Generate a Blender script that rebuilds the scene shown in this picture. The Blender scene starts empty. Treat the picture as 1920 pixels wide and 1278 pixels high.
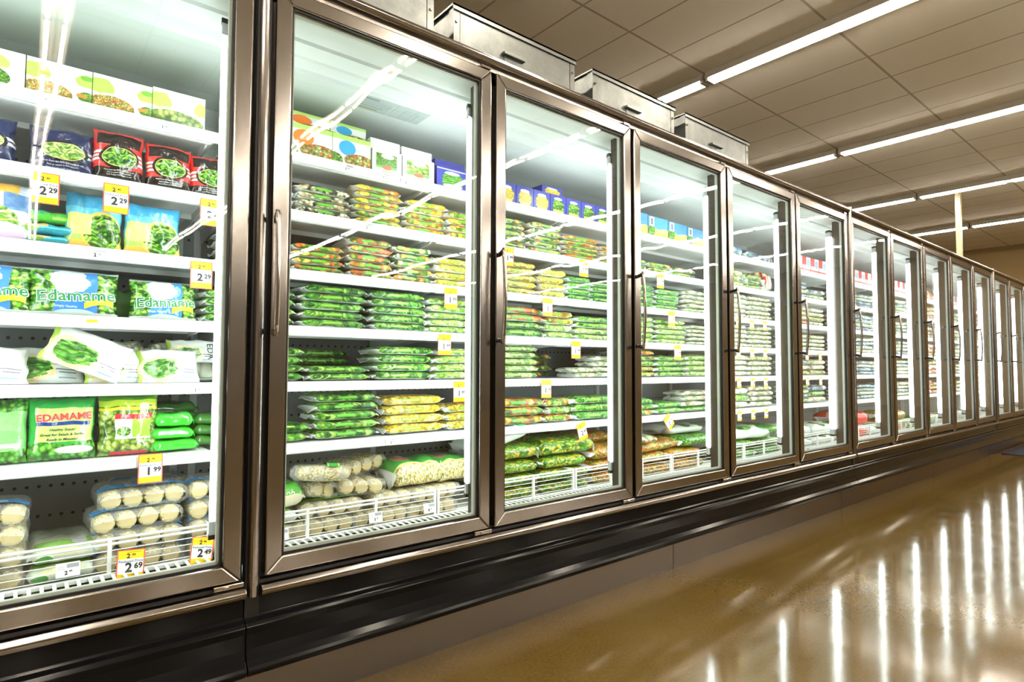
import bpy, math, random
from mathutils import Vector, Matrix, noise
PI = math.pi
random.seed(7)
SC = bpy.context.scene
COL = SC.collection

# ------------------------------------------------------------------ camera, world, exposure
CAMX, CAMY, CAMZ = -0.4952, -1.6379, 0.94
RX = Vector((0.7710893, -0.63671926, 0.00314267)); UX = Vector((-0.03154346, -0.0332697, 0.99894852)); FX = Vector((0.63594521, 0.77037764, 0.04573823))
cd = bpy.data.cameras.new('camera'); cam = bpy.data.objects.new('camera', cd); COL.objects.link(cam)
m = Matrix((RX, UX, -FX)).transposed().to_4x4(); m.translation = (CAMX, CAMY, CAMZ)
cam.matrix_world = m; cd.sensor_width = 36; cd.lens = 20.838; cd.clip_start = 0.02; cd.clip_end = 200
SC.camera = cam
SC.view_settings.view_transform = 'Standard'; SC.view_settings.look = 'None'
SC.view_settings.gamma = 1; SC.view_settings.use_curve_mapping = False
SC.view_settings.exposure = 0.0
SC.cycles.max_bounces = 6; SC.cycles.diffuse_bounces = 3; SC.cycles.glossy_bounces = 3; SC.cycles.transparent_max_bounces = 20
W = bpy.data.worlds.new('world'); SC.world = W; W.use_nodes = True
W.node_tree.nodes['Background'].inputs[0].default_value = (1, .85, .65, 1)
W.node_tree.nodes['Background'].inputs[1].default_value = 0.02
TUBE_E = 19.0        # freezer lamp tubes
STRIP_E = 84.0       # ceiling strip tubes

# ------------------------------------------------------------------ node helpers
class NT:
    def __init__(s, name):
        s.m = bpy.data.materials.new(name); s.m.use_nodes = True
        s.t = s.m.node_tree; s.b = s.t.nodes['Principled BSDF']; s.out = s.t.nodes['Material Output']
    def n(s, kind, **kw):
        nd = s.t.nodes.new(kind)
        for k, v in kw.items():
            if k[0] == 'i' and k[1:].isdigit(): s.put(nd.inputs[int(k[1:])], v)
            else: setattr(nd, k, v)
        return nd
    def put(s, sock, v):
        if isinstance(v, bpy.types.NodeSocket): s.t.links.new(v, sock)
        elif isinstance(v, bpy.types.Node): s.t.links.new(v.outputs[0], sock)
        else:
            if isinstance(v, tuple) and len(v) == 3 and sock.type == 'RGBA': v = (*v, 1)
            sock.default_value = v
    def math(s, op, a, b=0.0, c=None):
        nd = s.n('ShaderNodeMath', operation=op, i0=a, i1=b)
        if c is not None: s.put(nd.inputs[2], c)
        return nd.outputs[0]
    def mix(s, f, a, b):
        nd = s.n('ShaderNodeMix', data_type='RGBA')
        s.put(nd.inputs[0], f); s.put(nd.inputs[6], a); s.put(nd.inputs[7], b)
        return nd.outputs[2]
    def set(s, **kw):
        for k, v in kw.items(): s.put(s.b.inputs[k.replace('_', ' ')], v)
        return s
    def bump(s, h, st=.3, dist=.01):
        nd = s.n('ShaderNodeBump'); s.put(nd.inputs['Height'], h); nd.inputs['Strength'].default_value = st; nd.inputs['Distance'].default_value = dist
        s.put(s.b.inputs['Normal'], nd.outputs[0]); return nd
    def ramp(s, f, stops, interp='LINEAR'):
        nd = s.n('ShaderNodeValToRGB'); s.put(nd.inputs[0], f); r = nd.color_ramp; r.interpolation = interp
        while len(r.elements) < len(stops): r.elements.new(.5)
        for e, (p, c) in zip(r.elements, stops): e.position = p; e.color = (*c, 1)
        return nd.outputs[0]
    def noise(s, vec, scale, detail=3, rough=.5):
        nd = s.n('ShaderNodeTexNoise'); s.put(nd.inputs['Vector'], vec); nd.inputs['Scale'].default_value = scale
        nd.inputs['Detail'].default_value = detail; nd.inputs['Roughness'].default_value = rough; return nd.outputs[0]

def plain(name, col, rough=.5, metal=0, coat=0, spec=.5):
    q = NT(name); q.set(Base_Color=col, Roughness=rough, Metallic=metal, Coat_Weight=coat); q.b.inputs['Specular IOR Level'].default_value = spec
    return q.m
def emis(name, col, st):
    q = NT(name); q.set(Base_Color=(1, 1, 1), Emission_Color=col, Emission_Strength=st); return q.m

def pieces(q, vec, pal, scale, stretch=1.0, rnd=True):
    """printed picture of many small vegetables: cells in the palette's colours"""
    nz = q.n('ShaderNodeTexNoise'); q.put(nz.inputs['Vector'], vec); nz.inputs['Scale'].default_value = scale * .35; nz.inputs['Detail'].default_value = 1
    sub = q.n('ShaderNodeVectorMath', operation='SUBTRACT'); q.put(sub.inputs[0], nz.outputs[1]); sub.inputs[1].default_value = (.5, .5, .5)
    scl = q.n('ShaderNodeVectorMath', operation='SCALE'); q.put(scl.inputs[0], sub.outputs[0]); scl.inputs['Scale'].default_value = (1.6 if stretch > 1 else .5) / scale * stretch
    add = q.n('ShaderNodeVectorMath', operation='ADD'); q.put(add.inputs[0], vec); q.put(add.inputs[1], scl.outputs[0])
    v = add.outputs[0]
    if rnd:
        oi = q.n('ShaderNodeObjectInfo'); a2 = q.n('ShaderNodeVectorMath', operation='ADD'); q.put(a2.inputs[0], v)
        cm = q.n('ShaderNodeCombineXYZ'); r5 = q.math('MULTIPLY', oi.outputs['Random'], 7.0)
        for k in range(3): q.put(cm.inputs[k], r5)
        q.put(a2.inputs[1], cm.outputs[0]); v = a2.outputs[0]
    mp = q.n('ShaderNodeMapping'); q.put(mp.inputs[0], v); mp.inputs['Scale'].default_value = (1.0, 1.0 * stretch, 1.0 * stretch); mp.inputs['Rotation'].default_value = (0, .25, .35)
    vo = q.n('ShaderNodeTexVoronoi'); q.put(vo.inputs['Vector'], mp.outputs[0]); vo.inputs['Scale'].default_value = scale
    sp = q.n('ShaderNodeSeparateColor'); q.put(sp.inputs[0], vo.outputs['Color'])
    n = len(pal)
    c = q.ramp(sp.outputs[0], [(i / n, p) for i, p in enumerate(pal)], 'CONSTANT')
    d = q.ramp(q.math('MULTIPLY', vo.outputs['Distance'], 1.0), [(0.2, (1.15, 1.15, 1.1)), (.75, (.25, .28, .2))])
    mx = q.n('ShaderNodeMix', data_type='RGBA', blend_type='MULTIPLY'); mx.inputs[0].default_value = 1
    q.put(mx.inputs[6], c); q.put(mx.inputs[7], d)
    return mx.outputs[2], vo.outputs['Distance']

PAL = dict(
    bean=[(.015, .11, .01), (.06, .30, .02), (.17, .48, .04), (.38, .66, .12)],
    field=[(.03, .16, .01), (.10, .32, .02), (.28, .48, .05), (.45, .55, .12), (.85, .55, .03), (.12, .36, .03), (.20, .42, .04)],
    pea=[(.05, .25, .03), (.10, .40, .05), (.20, .55, .08)],
    lime=[(.16, .42, .04), (.35, .62, .10), (.55, .75, .25), (.7, .82, .4)],
    corn=[(.95, .62, .03), (1, .78, .12), (1, .86, .30), (.85, .50, .02)],
    yellowmix=[(.95, .55, .02), (.95, .70, .06), (.88, .18, .02), (.12, .28, .03), (.98, .80, .22), (.95, .60, .04)],
    orangemix=[(.85, .20, .02), (.80, .42, .04), (.10, .26, .02), (.30, .45, .06), (.85, .62, .15), (.80, .14, .02)],
    brocc=[(.03, .14, .02), (.10, .30, .03), (.5, .6, .15), (.85, .35, .06), (.9, .88, .7)],
    cream=[(.85, .80, .58), (.92, .88, .70), (.04, .025, .02), (.60, .42, .22)],
    pale=[(.80, .82, .70), (.90, .90, .82), (.70, .60, .35), (.55, .70, .40)],
    blue=[(.05, .12, .40), (.2, .4, .7), (.85, .85, .85), (.1, .25, .2)],
    red=[(.75, .04, .03), (.85, .15, .08), (.95, .7, .5), (.9, .9, .88)],
    cob=[(.92, .70, .26), (.90, .78, .42), (.94, .84, .52)],
    carrot=[(.80, .20, .04), (.9, .4, .1), (.30, .42, .08), (.75, .72, .4), (.55, .5, .15)],
    sprout=[(.10, .22, .03), (.25, .40, .06), (.45, .55, .15)])

def fill(q, vec, f):
    if not isinstance(f[0], str): return f
    pal, scale, st = f
    return pieces(q, vec, PAL[pal], scale, st, False)[0]
def layered(name, base, layers, rough=.3, wrinkle=0.0, coat=0.0, aspect=1.0):
    """a printed face: rectangles and ellipses of colour or vegetables, in the face's own UV"""
    q = NT(name); tc = q.n('ShaderNodeTexCoord'); uv = tc.outputs['UV']
    sc = q.n('ShaderNodeVectorMath', operation='MULTIPLY'); q.put(sc.inputs[0], uv); sc.inputs[1].default_value = (aspect, 1, 1); tv = sc.outputs[0]
    col = fill(q, tv, base)
    sp = q.n('ShaderNodeSeparateXYZ'); q.put(sp.inputs[0], uv)
    for kind, p, f in layers:
        if kind in ('ell', 'rect', 'blob'):
            if kind == 'ell' or kind == 'blob': cx, cy, hx, hy = p
            else: cx, cy, hx, hy = (p[0] + p[2]) / 2, (p[1] + p[3]) / 2, (p[2] - p[0]) / 2, (p[3] - p[1]) / 2
            a = q.math('DIVIDE', q.math('SUBTRACT', sp.outputs[0], cx), hx); b = q.math('DIVIDE', q.math('SUBTRACT', sp.outputs[1], cy), hy)
            if kind == 'rect': d = q.math('MAXIMUM', q.math('ABSOLUTE', a), q.math('ABSOLUTE', b))
            else: d = q.math('SQRT', q.math('ADD', q.math('MULTIPLY', a, a), q.math('MULTIPLY', b, b)))
            if kind == 'blob': d = q.math('ADD', d, q.math('MULTIPLY', q.math('SUBTRACT', q.noise(uv, 7), .5), .7))
            msk = q.math('LESS_THAN', d, 1.0)
        elif kind == 'wave':     # everything below y0 + amp*sin
            y0, amp, fr, ph = p
            msk = q.math('LESS_THAN', sp.outputs[1], q.math('ADD', y0, q.math('MULTIPLY', q.math('SINE', q.math('ADD', q.math('MULTIPLY', sp.outputs[0], fr), ph)), amp)))
        elif kind == 'side':     # only below / above a v value
            msk = q.math('LESS_THAN' if p[0] == '<' else 'GREATER_THAN', sp.outputs[1], p[1])
        col = q.mix(msk, col, fill(q, tv, f))
    q.set(Base_Color=col, Roughness=rough, Coat_Weight=coat)
    if wrinkle: q.bump(q.noise(q.n('ShaderNodeTexCoord').outputs['Object'], 38, 2, .6), wrinkle, .01)
    return q.m

# ------------------------------------------------------------------ mesh helpers
def mesh(name, V, F, mats, parent=None, idx=None, uv=None, smooth=False, loc=None, link=True):
    me = bpy.data.meshes.new(name); me.from_pydata([tuple(v) for v in V], [], F)
    for mt in (mats if isinstance(mats, (list, tuple)) else [mats]): me.materials.append(mt)
    if idx: me.polygons.foreach_set('material_index', idx)
    if smooth: me.polygons.foreach_set('use_smooth', [True] * len(F))
    if uv:
        ul = me.uv_layers.new(name='UVMap')
        for p in me.polygons:
            for li, vi in zip(p.loop_indices, p.vertices): ul.data[li].uv = uv[vi]
    me.update()
    o = bpy.data.objects.new(name, me)
    if link: COL.objects.link(o)
    if parent is not None: o.parent = parent
    if loc is not None: o.location = loc
    return o
class MB:
    def __init__(s): s.V = []; s.F = []; s.I = []
    def box(s, x0, x1, y0, y1, z0, z1, mi=0, top=None):
        b = len(s.V); s.V += [(x, y, z) for z in (z0, z1) for y in (y0, y1) for x in (x0, x1)]
        for f in ((0, 2, 3, 1), (4, 5, 7, 6), (0, 1, 5, 4), (2, 6, 7, 3), (0, 4, 6, 2), (1, 3, 7, 5)):
            s.F.append(tuple(b + i for i in f)); s.I.append(mi)
        return s
    def quad(s, pts, mi=0):
        b = len(s.V); s.V += pts; s.F.append(tuple(range(b, b + len(pts)))); s.I.append(mi); return s
    def prof(s, x0, x1, P, mi=0, closed=True, axis='x'):
        """extrude a (y,z) profile from x0 to x1, capped"""
        b = len(s.V); n = len(P)
        for x in (x0, x1):
            for (y, z) in P: s.V.append((x, y, z))
        for i in range(n if closed else n - 1):
            j = (i + 1) % n; s.F.append((b + i, b + n + i, b + n + j, b + j)); s.I.append(mi)
        if closed:
            s.F.append(tuple(b + i for i in range(n))); s.I.append(mi)
            s.F.append(tuple(b + n + i for i in reversed(range(n)))); s.I.append(mi)
        return s
    def tube(s, pts, r, seg=8, mi=0):
        pts = [Vector(p) for p in pts]; b = len(s.V)
        for k, p in enumerate(pts):
            d = (pts[min(k + 1, len(pts) - 1)] - pts[max(k - 1, 0)]).normalized()
            a = d.cross(Vector((0, 0, 1)) if abs(d.z) < .9 else Vector((1, 0, 0))).normalized(); c = d.cross(a)
            for j in range(seg):
                t = 2 * PI * j / seg; s.V.append(tuple(p + a * (r * math.cos(t)) + c * (r * math.sin(t))))
        for k in range(len(pts) - 1):
            for j in range(seg):
                j2 = (j + 1) % seg; s.F.append((b + k * seg + j, b + k * seg + j2, b + (k + 1) * seg + j2, b + (k + 1) * seg + j)); s.I.append(mi)
        s.F.append(tuple(b + j for j in reversed(range(seg)))); s.I.append(mi)
        e = b + (len(pts) - 1) * seg; s.F.append(tuple(e + j for j in range(seg))); s.I.append(mi)
        return s
    def build(s, name, mats, parent=None, bevel=0, smooth=False, loc=None):
        o = mesh(name, s.V, s.F, mats, parent, s.I, smooth=smooth, loc=loc)
        if bevel:
            md = o.modifiers.new('bevel', 'BEVEL'); md.width = bevel; md.segments = 2; md.limit_method = 'ANGLE'
        return o
def tag(o, label, cat, group=None, kind=None):
    o['label'] = label; o['category'] = cat
    if group: o['group'] = group
    if kind: o['kind'] = kind
    return o
def struct(o): o['kind'] = 'structure'; return o
def empty(name, loc): 
    o = bpy.data.objects.new(name, None); o.empty_display_size = .05; COL.objects.link(o); o.location = loc; return o
def dup(o, parent=None):
    c = o.copy(); COL.objects.link(c); c.parent = parent
    for ch in list(o.children): dup(ch, c)
    return c
_txt = {}
def text(body, size, mat, parent, loc, name='lettering', bold=0.0, align='CENTER', rot=0, wrap=None, shear=0, sx=1.0):
    """flat lettering facing -y"""
    key = (body, size, mat.name, bold, align, shear, sx)
    if key not in _txt:
        cu = bpy.data.curves.new('t', 'FONT'); cu.body = body; cu.size = size; cu.align_x = align; cu.align_y = 'CENTER'; cu.offset = bold; cu.resolution_u = 2; cu.shear = shear
        to = bpy.data.objects.new('t', cu); COL.objects.link(to)
        dg = bpy.context.evaluated_depsgraph_get(); me = bpy.data.meshes.new_from_object(to.evaluated_get(dg))
        COL.objects.unlink(to); bpy.data.objects.remove(to)
        for v in me.vertices: v.co = Vector((v.co.x * sx, 0, v.co.y))
        me.materials.clear(); me.materials.append(mat); me.name = 'lettering'; _txt[key] = me
    me = _txt[key]
    if wrap:
        me = me.copy()
        for v in me.vertices:
            c, s_ = math.cos(rot), math.sin(rot); X = loc[0] + c * v.co.x - s_ * v.co.z; Z = loc[2] + s_ * v.co.x + c * v.co.z
            v.co = Vector((X, wrap(X, Z), Z))
        loc = (0, 0, 0); rot = 0
    o = bpy.data.objects.new(name, me); COL.objects.link(o); o.parent = parent; o.location = loc; o.rotation_euler = (0, -rot, 0)
    return o
ORD = ['zeroth', 'first', 'second', 'third', 'fourth', 'fifth', 'sixth', 'seventh', 'eighth', 'ninth', 'tenth', 'eleventh', 'twelfth', 'thirteenth', 'fourteenth', 'fifteenth', 'sixteenth']

# ------------------------------------------------------------------ materials
def brushed(name, col, rough, axis):
    q = NT(name); tc = q.n('ShaderNodeTexCoord'); mp = q.n('ShaderNodeMapping'); q.put(mp.inputs[0], tc.outputs['Object'])
    mp.inputs['Scale'].default_value = (1 if axis == 'x' else 60, 60, 1 if axis == 'z' else 60)
    nz = q.noise(mp.outputs[0], 22, 2)
    blot = q.noise(tc.outputs['Object'], 3.0, 2)
    q.set(Base_Color=col, Metallic=1.0, Roughness=q.math('ADD', rough - .06, q.math('MULTIPLY', q.math('ADD', nz, blot), .07)))
    q.bump(nz, .012, .001); return q.m
STEEL_X = brushed('brushed_steel_rail', (.38, .355, .34), .17, 'x')
STEEL_Z = brushed('brushed_steel_stile', (.38, .355, .34), .17, 'z')
CHROME = plain('polished_steel', (.55, .50, .46), .14, 1)
def galv():
    q = NT('galvanised_sheet'); tc = q.n('ShaderNodeTexCoord'); n1 = q.noise(tc.outputs['Object'], 9, 5, .65)
    q.set(Base_Color=q.ramp(n1, [(.3, (.16, .17, .17)), (.7, (.27, .285, .28))]), Metallic=1.0, Roughness=q.ramp(n1, [(.3, (.42,) * 3), (.7, (.28,) * 3)])); return q.m
GALV = galv()
BLACK = plain('black_trim', (.008, .008, .009), .35)
def blackpanel():
    q = NT('black_bumper'); tc = q.n('ShaderNodeTexCoord')
    q.set(Base_Color=(.006, .006, .007), Roughness=.13, Coat_Weight=0.0); q.b.inputs['Specular IOR Level'].default_value = .18
    q.bump(q.noise(tc.outputs['Object'], 300, 1), .03, .001); return q.m
BUMPER = blackpanel()
GASKET = plain('dark_gasket', (.03, .03, .03), .5)
MULL = plain('dark_mullion', (.035, .030, .026), .22)
SPACER = plain('pale_glass_spacer', (.55, .60, .56), .4)
WHITE = plain('white_enamel', (.80, .83, .82), .35)
WIRE = plain('white_wire', (.82, .84, .83), .35)
LINER = plain('pale_liner', (.66, .71, .70), .42)
def backmat():
    q = NT('perforated_back'); tc = q.n('ShaderNodeTexCoord'); sp = q.n('ShaderNodeSeparateXYZ'); q.put(sp.inputs[0], tc.outputs['Object'])
    fx = q.math('SUBTRACT', q.math('FRACT', q.math('MULTIPLY', sp.outputs[0], 32)), .5)
    fz = q.math('SUBTRACT', q.math('FRACT', q.math('DIVIDE', sp.outputs[2], .0985)), .5)
    fz = q.math('MULTIPLY', fz, 3.15)
    d = q.math('SQRT', q.math('ADD', q.math('MULTIPLY', fx, fx), q.math('MULTIPLY', fz, fz)))
    hole = q.math('LESS_THAN', d, .17)
    q.set(Base_Color=q.mix(hole, (.30, .325, .325), (.02, .02, .02)), Roughness=.5); return q.m
BACK = backmat()
def glass(nm='door_glass', off=2.2):
    q = NT(nm); t = q.t
    fr = q.n('ShaderNodeFresnel'); q.put(fr.inputs['IOR'], q.ramp(q.n('ShaderNodeNewGeometry').outputs['Backfacing'], [(0, (1.5,) * 3), (1, (1 / 1.5,) * 3)]))
    tr = q.n('ShaderNodeBsdfTransparent'); tr.inputs[0].default_value = (.975, .99, .985, 1)
    gl = q.n('ShaderNodeBsdfGlossy'); gl.inputs['Roughness'].default_value = .012; gl.inputs[0].default_value = (1, 1, 1, 1)
    tc = q.n('ShaderNodeTexCoord'); mp = q.n('ShaderNodeMapping'); q.put(mp.inputs[0], tc.outputs['Object']); mp.inputs['Scale'].default_value = (2.2, 1, 1)
    bp = q.n('ShaderNodeBump'); q.put(bp.inputs['Height'], q.noise(mp.outputs[0], off, 1, .4)); bp.inputs['Strength'].default_value = .12; bp.inputs['Distance'].default_value = .012
    q.put(gl.inputs['Normal'], bp.outputs[0])
    mx = q.n('ShaderNodeMixShader'); q.put(mx.inputs[0], fr.outputs[0]); q.put(mx.inputs[1], tr.outputs[0]); q.put(mx.inputs[2], gl.outputs[0])
    q.put(q.out.inputs[0], mx.outputs[0]); return q.m
GLASS = glass(); GLASS2 = glass('inner_door_glass', 1.7)
LAMP = emis('freezer_lamp_glow', (.90, 1.0, .97), TUBE_E)
LAMP_END = plain('lamp_milky_end', (.62, .68, .72), .3)
STRIP = emis('strip_tube_glow', (1.0, .90, .75), STRIP_E)
HOUSING = plain('lamp_channel_white', (.50, .46, .39), .6)
LABEL_W = plain('paper_white', (.86, .87, .86), .6)
INK = plain('black_ink', (.015, .015, .02), .6)
INK_BLUE = plain('grey_blue_ink', (.16, .20, .30), .6)
TAGM = layered('price_tag_print', (.88, .89, .88), [('rect', (0, .70, 1, 1), (1.0, .66, .0)), ('rect', (0, 0, 1, .22), (1.0, .66, .0)),
    ('rect', (0, 0, .045, 1), (.90, .10, .05)), ('rect', (.955, 0, 1, 1), (.90, .10, .05)), ('rect', (0, 0, 1, .03), (.90, .10, .05)), ('rect', (0, .97, 1, 1), (.90, .10, .05)),
    ('rect', (.35, .90, .85, .93), (.5, .3, 0)), ('rect', (.2, .15, .6, .165), (.6, .35, 0)), ('rect', (.1, .84, .6, .85), (.5, .3, 0))], .5)
SHELFLAB = layered('shelf_label_print', (.86, .87, .87), [('rect', (.45, .62, .95, .9), (.35, .37, .4)), ('rect', (.08, .7, .35, .74), (.4, .42, .5)), ('rect', (.08, .56, .38, .6), (.4, .42, .5))], .5)
FILM = None
def film():
    q = NT('clear_film'); tr = q.n('ShaderNodeBsdfTransparent'); tr.inputs[0].default_value = (.98, .98, .97, 1)
    q.set(Base_Color=(.90, .89, .84), Roughness=.14, Coat_Weight=.5)
    tc = q.n('ShaderNodeTexCoord'); h = q.noise(tc.outputs['Object'], 22, 3, .7); q.bump(h, .9, .02)
    mx = q.n('ShaderNodeMixShader'); q.put(mx.inputs[0], q.ramp(h, [(.35, (.12,) * 3), (.7, (.42,) * 3)])); q.put(mx.inputs[1], tr.outputs[0]); q.put(mx.inputs[2], q.b.outputs[0])
    q.put(q.out.inputs[0], mx.outputs[0]); return q.m
FILM = film()
def cobmat():
    q = NT('corn_kernels'); tc = q.n('ShaderNodeTexCoord'); c, d = pieces(q, tc.outputs['Object'], PAL['cob'], 130, 1.0); q.set(Base_Color=c, Roughness=.35); q.bump(d, .5, .003); return q.m
COB = cobmat(); COBEND = plain('corn_cob_end', (.66, .55, .30), .6)

def bagmat(name, pal, scale, stretch, lab=None, under=True, white_seam=(.80, .83, .80), line=(.02, .20, .07), labrect=(.32, .480, .60, .535)):
    q = NT(name); tc = q.n('ShaderNodeTexCoord'); ob = tc.outputs['Object']; col, dist = pieces(q, ob, PAL[pal], scale, stretch)
    sp = q.n('ShaderNodeSeparateXYZ'); q.put(sp.inputs[0], tc.outputs['UV']); u, v = sp.outputs[0], sp.outputs[1]
    if lab:
        x0, y0, x1, y1 = labrect
        oi = q.n('ShaderNodeObjectInfo'); sh = q.math('MULTIPLY', q.math('SUBTRACT', oi.outputs['Random'], .5), .10); u2 = q.math('ADD', u, sh)
        def rr(gx, gy):
            a = q.math('DIVIDE', q.math('ABSOLUTE', q.math('SUBTRACT', u2, (x0 + x1) / 2)), (x1 - x0) / 2 + gx)
            b = q.math('DIVIDE', q.math('ABSOLUTE', q.math('SUBTRACT', v, (y0 + y1) / 2)), (y1 - y0) / 2 + gy)
            return q.math('LESS_THAN', q.math('ADD', q.math('POWER', a, 8), q.math('POWER', b, 4)), 1)
        col = q.mix(rr(.012, .012), col, (.05, .16, .03)); col = q.mix(rr(0, 0), col, lab)
    if under:
        wav = q.math('MULTIPLY', q.math('SUBTRACT', q.noise(ob, 14, 2), .5), .12)
        vv = q.math('ADD', v, wav)
        col = q.mix(q.math('LESS_THAN', vv, .425), col, line); col = q.mix(q.math('LESS_THAN', vv, .408), col, white_seam)
    q.set(Base_Color=col, Roughness=.35, Coat_Weight=.12)
    q.bump(q.noise(ob, 26, 2, .6), .5, .012); return q.m
BAGEND = plain('white_bag_seal', (.80, .83, .82), .35)
KIND = {  # name, look, material
    'bean': ('green_bean_bag', 'green bean bag', bagmat('bag_green_bean', 'bean', 42, 3.2, (.22, .48, .04))),
    'pod': ('pea_pod_bag', 'green pea pod bag', bagmat('bag_pea_pod', 'bean', 52, 2.0, (.13, .50, .04))),
    'pea': ('pea_bag', 'green pea bag', bagmat('bag_pea', 'pea', 95, 1.0, (.25, .55, .10))),
    'lime': ('sliced_bean_bag', 'light green sliced bean bag', bagmat('bag_lime', 'lime', 45, 2.2, (.35, .60, .12))),
    'corn': ('corn_bag', 'yellow corn bag', bagmat('bag_corn', 'corn', 85, 1.0, (.30, .62, .06))),
    'yellow': ('mixed_vegetable_bag', 'yellow mixed vegetable bag', bagmat('bag_yellow_mix', 'yellowmix', 55, 1.0, (.13, .55, .03))),
    'orange': ('mixed_vegetable_bag', 'orange mixed vegetable bag', bagmat('bag_orange_mix', 'orangemix', 55, 1.2, (.13, .50, .03))),
    'brocc': ('broccoli_mix_bag', 'dark green broccoli mix bag', bagmat('bag_broccoli', 'brocc', 42, 1.3, (.25, .50, .08))),
    'cream': ('black_eyed_pea_bag', 'speckled cream bean bag', bagmat('bag_cream', 'cream', 75, 1.0, (.13, .55, .03))),
    'pale': ('vegetable_bag', 'pale cream vegetable bag', bagmat('bag_pale', 'pale', 60, 1.4, None)),
    'blue': ('vegetable_bag', 'blue and white vegetable bag', bagmat('bag_blue', 'blue', 40, 1.3, None)),
    'redbag': ('fruit_bag', 'red and cream bag', bagmat('bag_red', 'red', 30, 1.3, None)),
    'white': ('vegetable_bag', 'white bag turned end out', bagmat('bag_white', 'pale', 30, 1.4, None, white_seam=(.85, .87, .86))),
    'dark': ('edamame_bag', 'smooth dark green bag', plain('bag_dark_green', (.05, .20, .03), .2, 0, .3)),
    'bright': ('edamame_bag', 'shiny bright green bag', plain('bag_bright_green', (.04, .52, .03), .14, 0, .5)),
}
# ------------------------------------------------------------------ pillow bag
def bag_mesh(w, d, h, mats, seed, seal=.045, nu=22, nv=16, crump=1.0):
    V = []; F = []; I = []; UV = []
    rs = random.Random(seed); ph = rs.random() * 50
    for i in range(nu + 1):
        u = i / nu; x = (u - .5) * w
        e = min(u, 1 - u); f = max(0.0, min(1.0, (e - seal * .8) / .10)); f = math.sin(f * PI / 2) ** .7 if f > 0 else 0
        hh = max(h * f, .0022); dd = d * (.90 + .10 * f) * (1 - (.10 * crump if e < seal else 0))
        zc = h / 2
        for j in range(nv):
            t = 2 * PI * j / nv; v = (.5 + t / (2 * PI)) % 1.0
            ct, st = math.cos(t), math.sin(t)
            y = -math.copysign(abs(ct) ** .7, ct) * dd / 2; z = math.copysign(abs(st) ** .55, st) * hh / 2
            nz = noise.noise(Vector((x * 22 + ph, y * 16, z * 10))) * h * .16 * f
            if e < seal: 
                k = (1 - e / seal) * crump
                z += noise.noise(Vector((ph + (3 if u < .5 else 7), y * 30, x * 30))) * h * .75 * k - h * .12 * k
                x2 = x + noise.noise(Vector((ph, y * 24, 5))) * .012 * k
            else: x2 = x
            z += nz * (1 if st > 0 else .3)
            V.append((x2, y + nz * .5, zc + z)); UV.append((u, v))
    for i in range(nu):
        for j in range(nv):
            j2 = (j + 1) % nv
            F.append((i * nv + j, (i + 1) * nv + j, (i + 1) * nv + j2, i * nv + j2)); u = (i + .5) / nu; I.append(1 if min(u, 1 - u) < seal else 0)
    F.append(tuple(range(nv))[::-1]); I.append(1); F.append(tuple(nu * nv + j for j in range(nv))); I.append(1)
    me = bpy.data.meshes.new('bag'); me.from_pydata(V, [], F); me.materials.append(mats[0]); me.materials.append(mats[1])
    me.polygons.foreach_set('material_index', I); me.polygons.foreach_set('use_smooth', [True] * len(F))
    ul = me.uv_layers.new(name='UVMap')
    for p in me.polygons:
        k = [UV[vi] for vi in p.vertices]; wrapv = max(a[1] for a in k) - min(a[1] for a in k) > .5
        for li, a in zip(p.loop_indices, k): ul.data[li].uv = (a[0], a[1] + 1 if wrapv and a[1] < .5 else a[1])
    return me
_bags = {}
def bagdata(kind, big=False):
    key = (kind, big)
    if key not in _bags:
        w, d, h = (.30, .26, .065) if big else (.2, .17, .03)
        _bags[key] = [bag_mesh(w, d, h, (KIND[kind][2], BAGEND if kind not in ('dark', 'bright') else KIND[kind][2]), 11 * k + hash(kind) % 1 + len(_bags) * 5) for k in range(3)]
    return _bags[key]
rb = random.Random(3)
def bag(kind, x0, x1, y0, z, h, label, group=None, big=False, rz=0, tilt=0, d=None, yaw=0):
    w0, d0, h0 = (.30, .26, .065) if big else (.2, .17, .03)
    me = bagdata(kind, big)[rb.randrange(3)]
    o = bpy.data.objects.new(KIND[kind][0], me); COL.objects.link(o)
    w = x1 - x0; dd = d or d0
    flip = 1
    o.scale = (w / w0, dd / d0, h / h0); o.location = ((x0 + x1) / 2, y0 + dd / 2, z); o.rotation_euler = (rz, tilt, yaw)
    tag(o, label, 'frozen food bag', group); return o
SHELF = [0, 1.675, 1.475, 1.273, 1.081, .893, .685, .36]
YF = .385
def stack(door, shelf, nst, x0, x1, kinds, htot, dy=0.0, big=False, only=None, look=None, where=None, d=None, yoff=0):
    n = len(kinds); h = htot / n; z = SHELF[shelf] + .001
    ns = n
    for k, kd in enumerate(kinds):
        if kd is None: z += h; continue
        jx = rb.uniform(-.006, .006); jy = rb.uniform(0, .012)
        nm = KIND[kd][1] if not look else look
        top = n - k
        pos = 'on top' if top == 1 else (f'{ORD[top]} from top')
        if top == n and n > 1: pos = 'at bottom'
        sh = f'{ORD[shelf]} shelf' if shelf < 7 else 'bottom basket'
        lab = f'{nm}, {pos}, {ORD[nst]} stack, {sh}, {ORD[door]} door' if not where else f'{nm}, {pos}, {where}'
        bag(kd, x0 + jx, x1 + jx, YF + jy + dy, z, h * 1.02, lab, f'bags stacked behind the {ORD[door]} door', big, yaw=rb.uniform(-.04, .04), tilt=0, d=d)
        z += h

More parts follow.
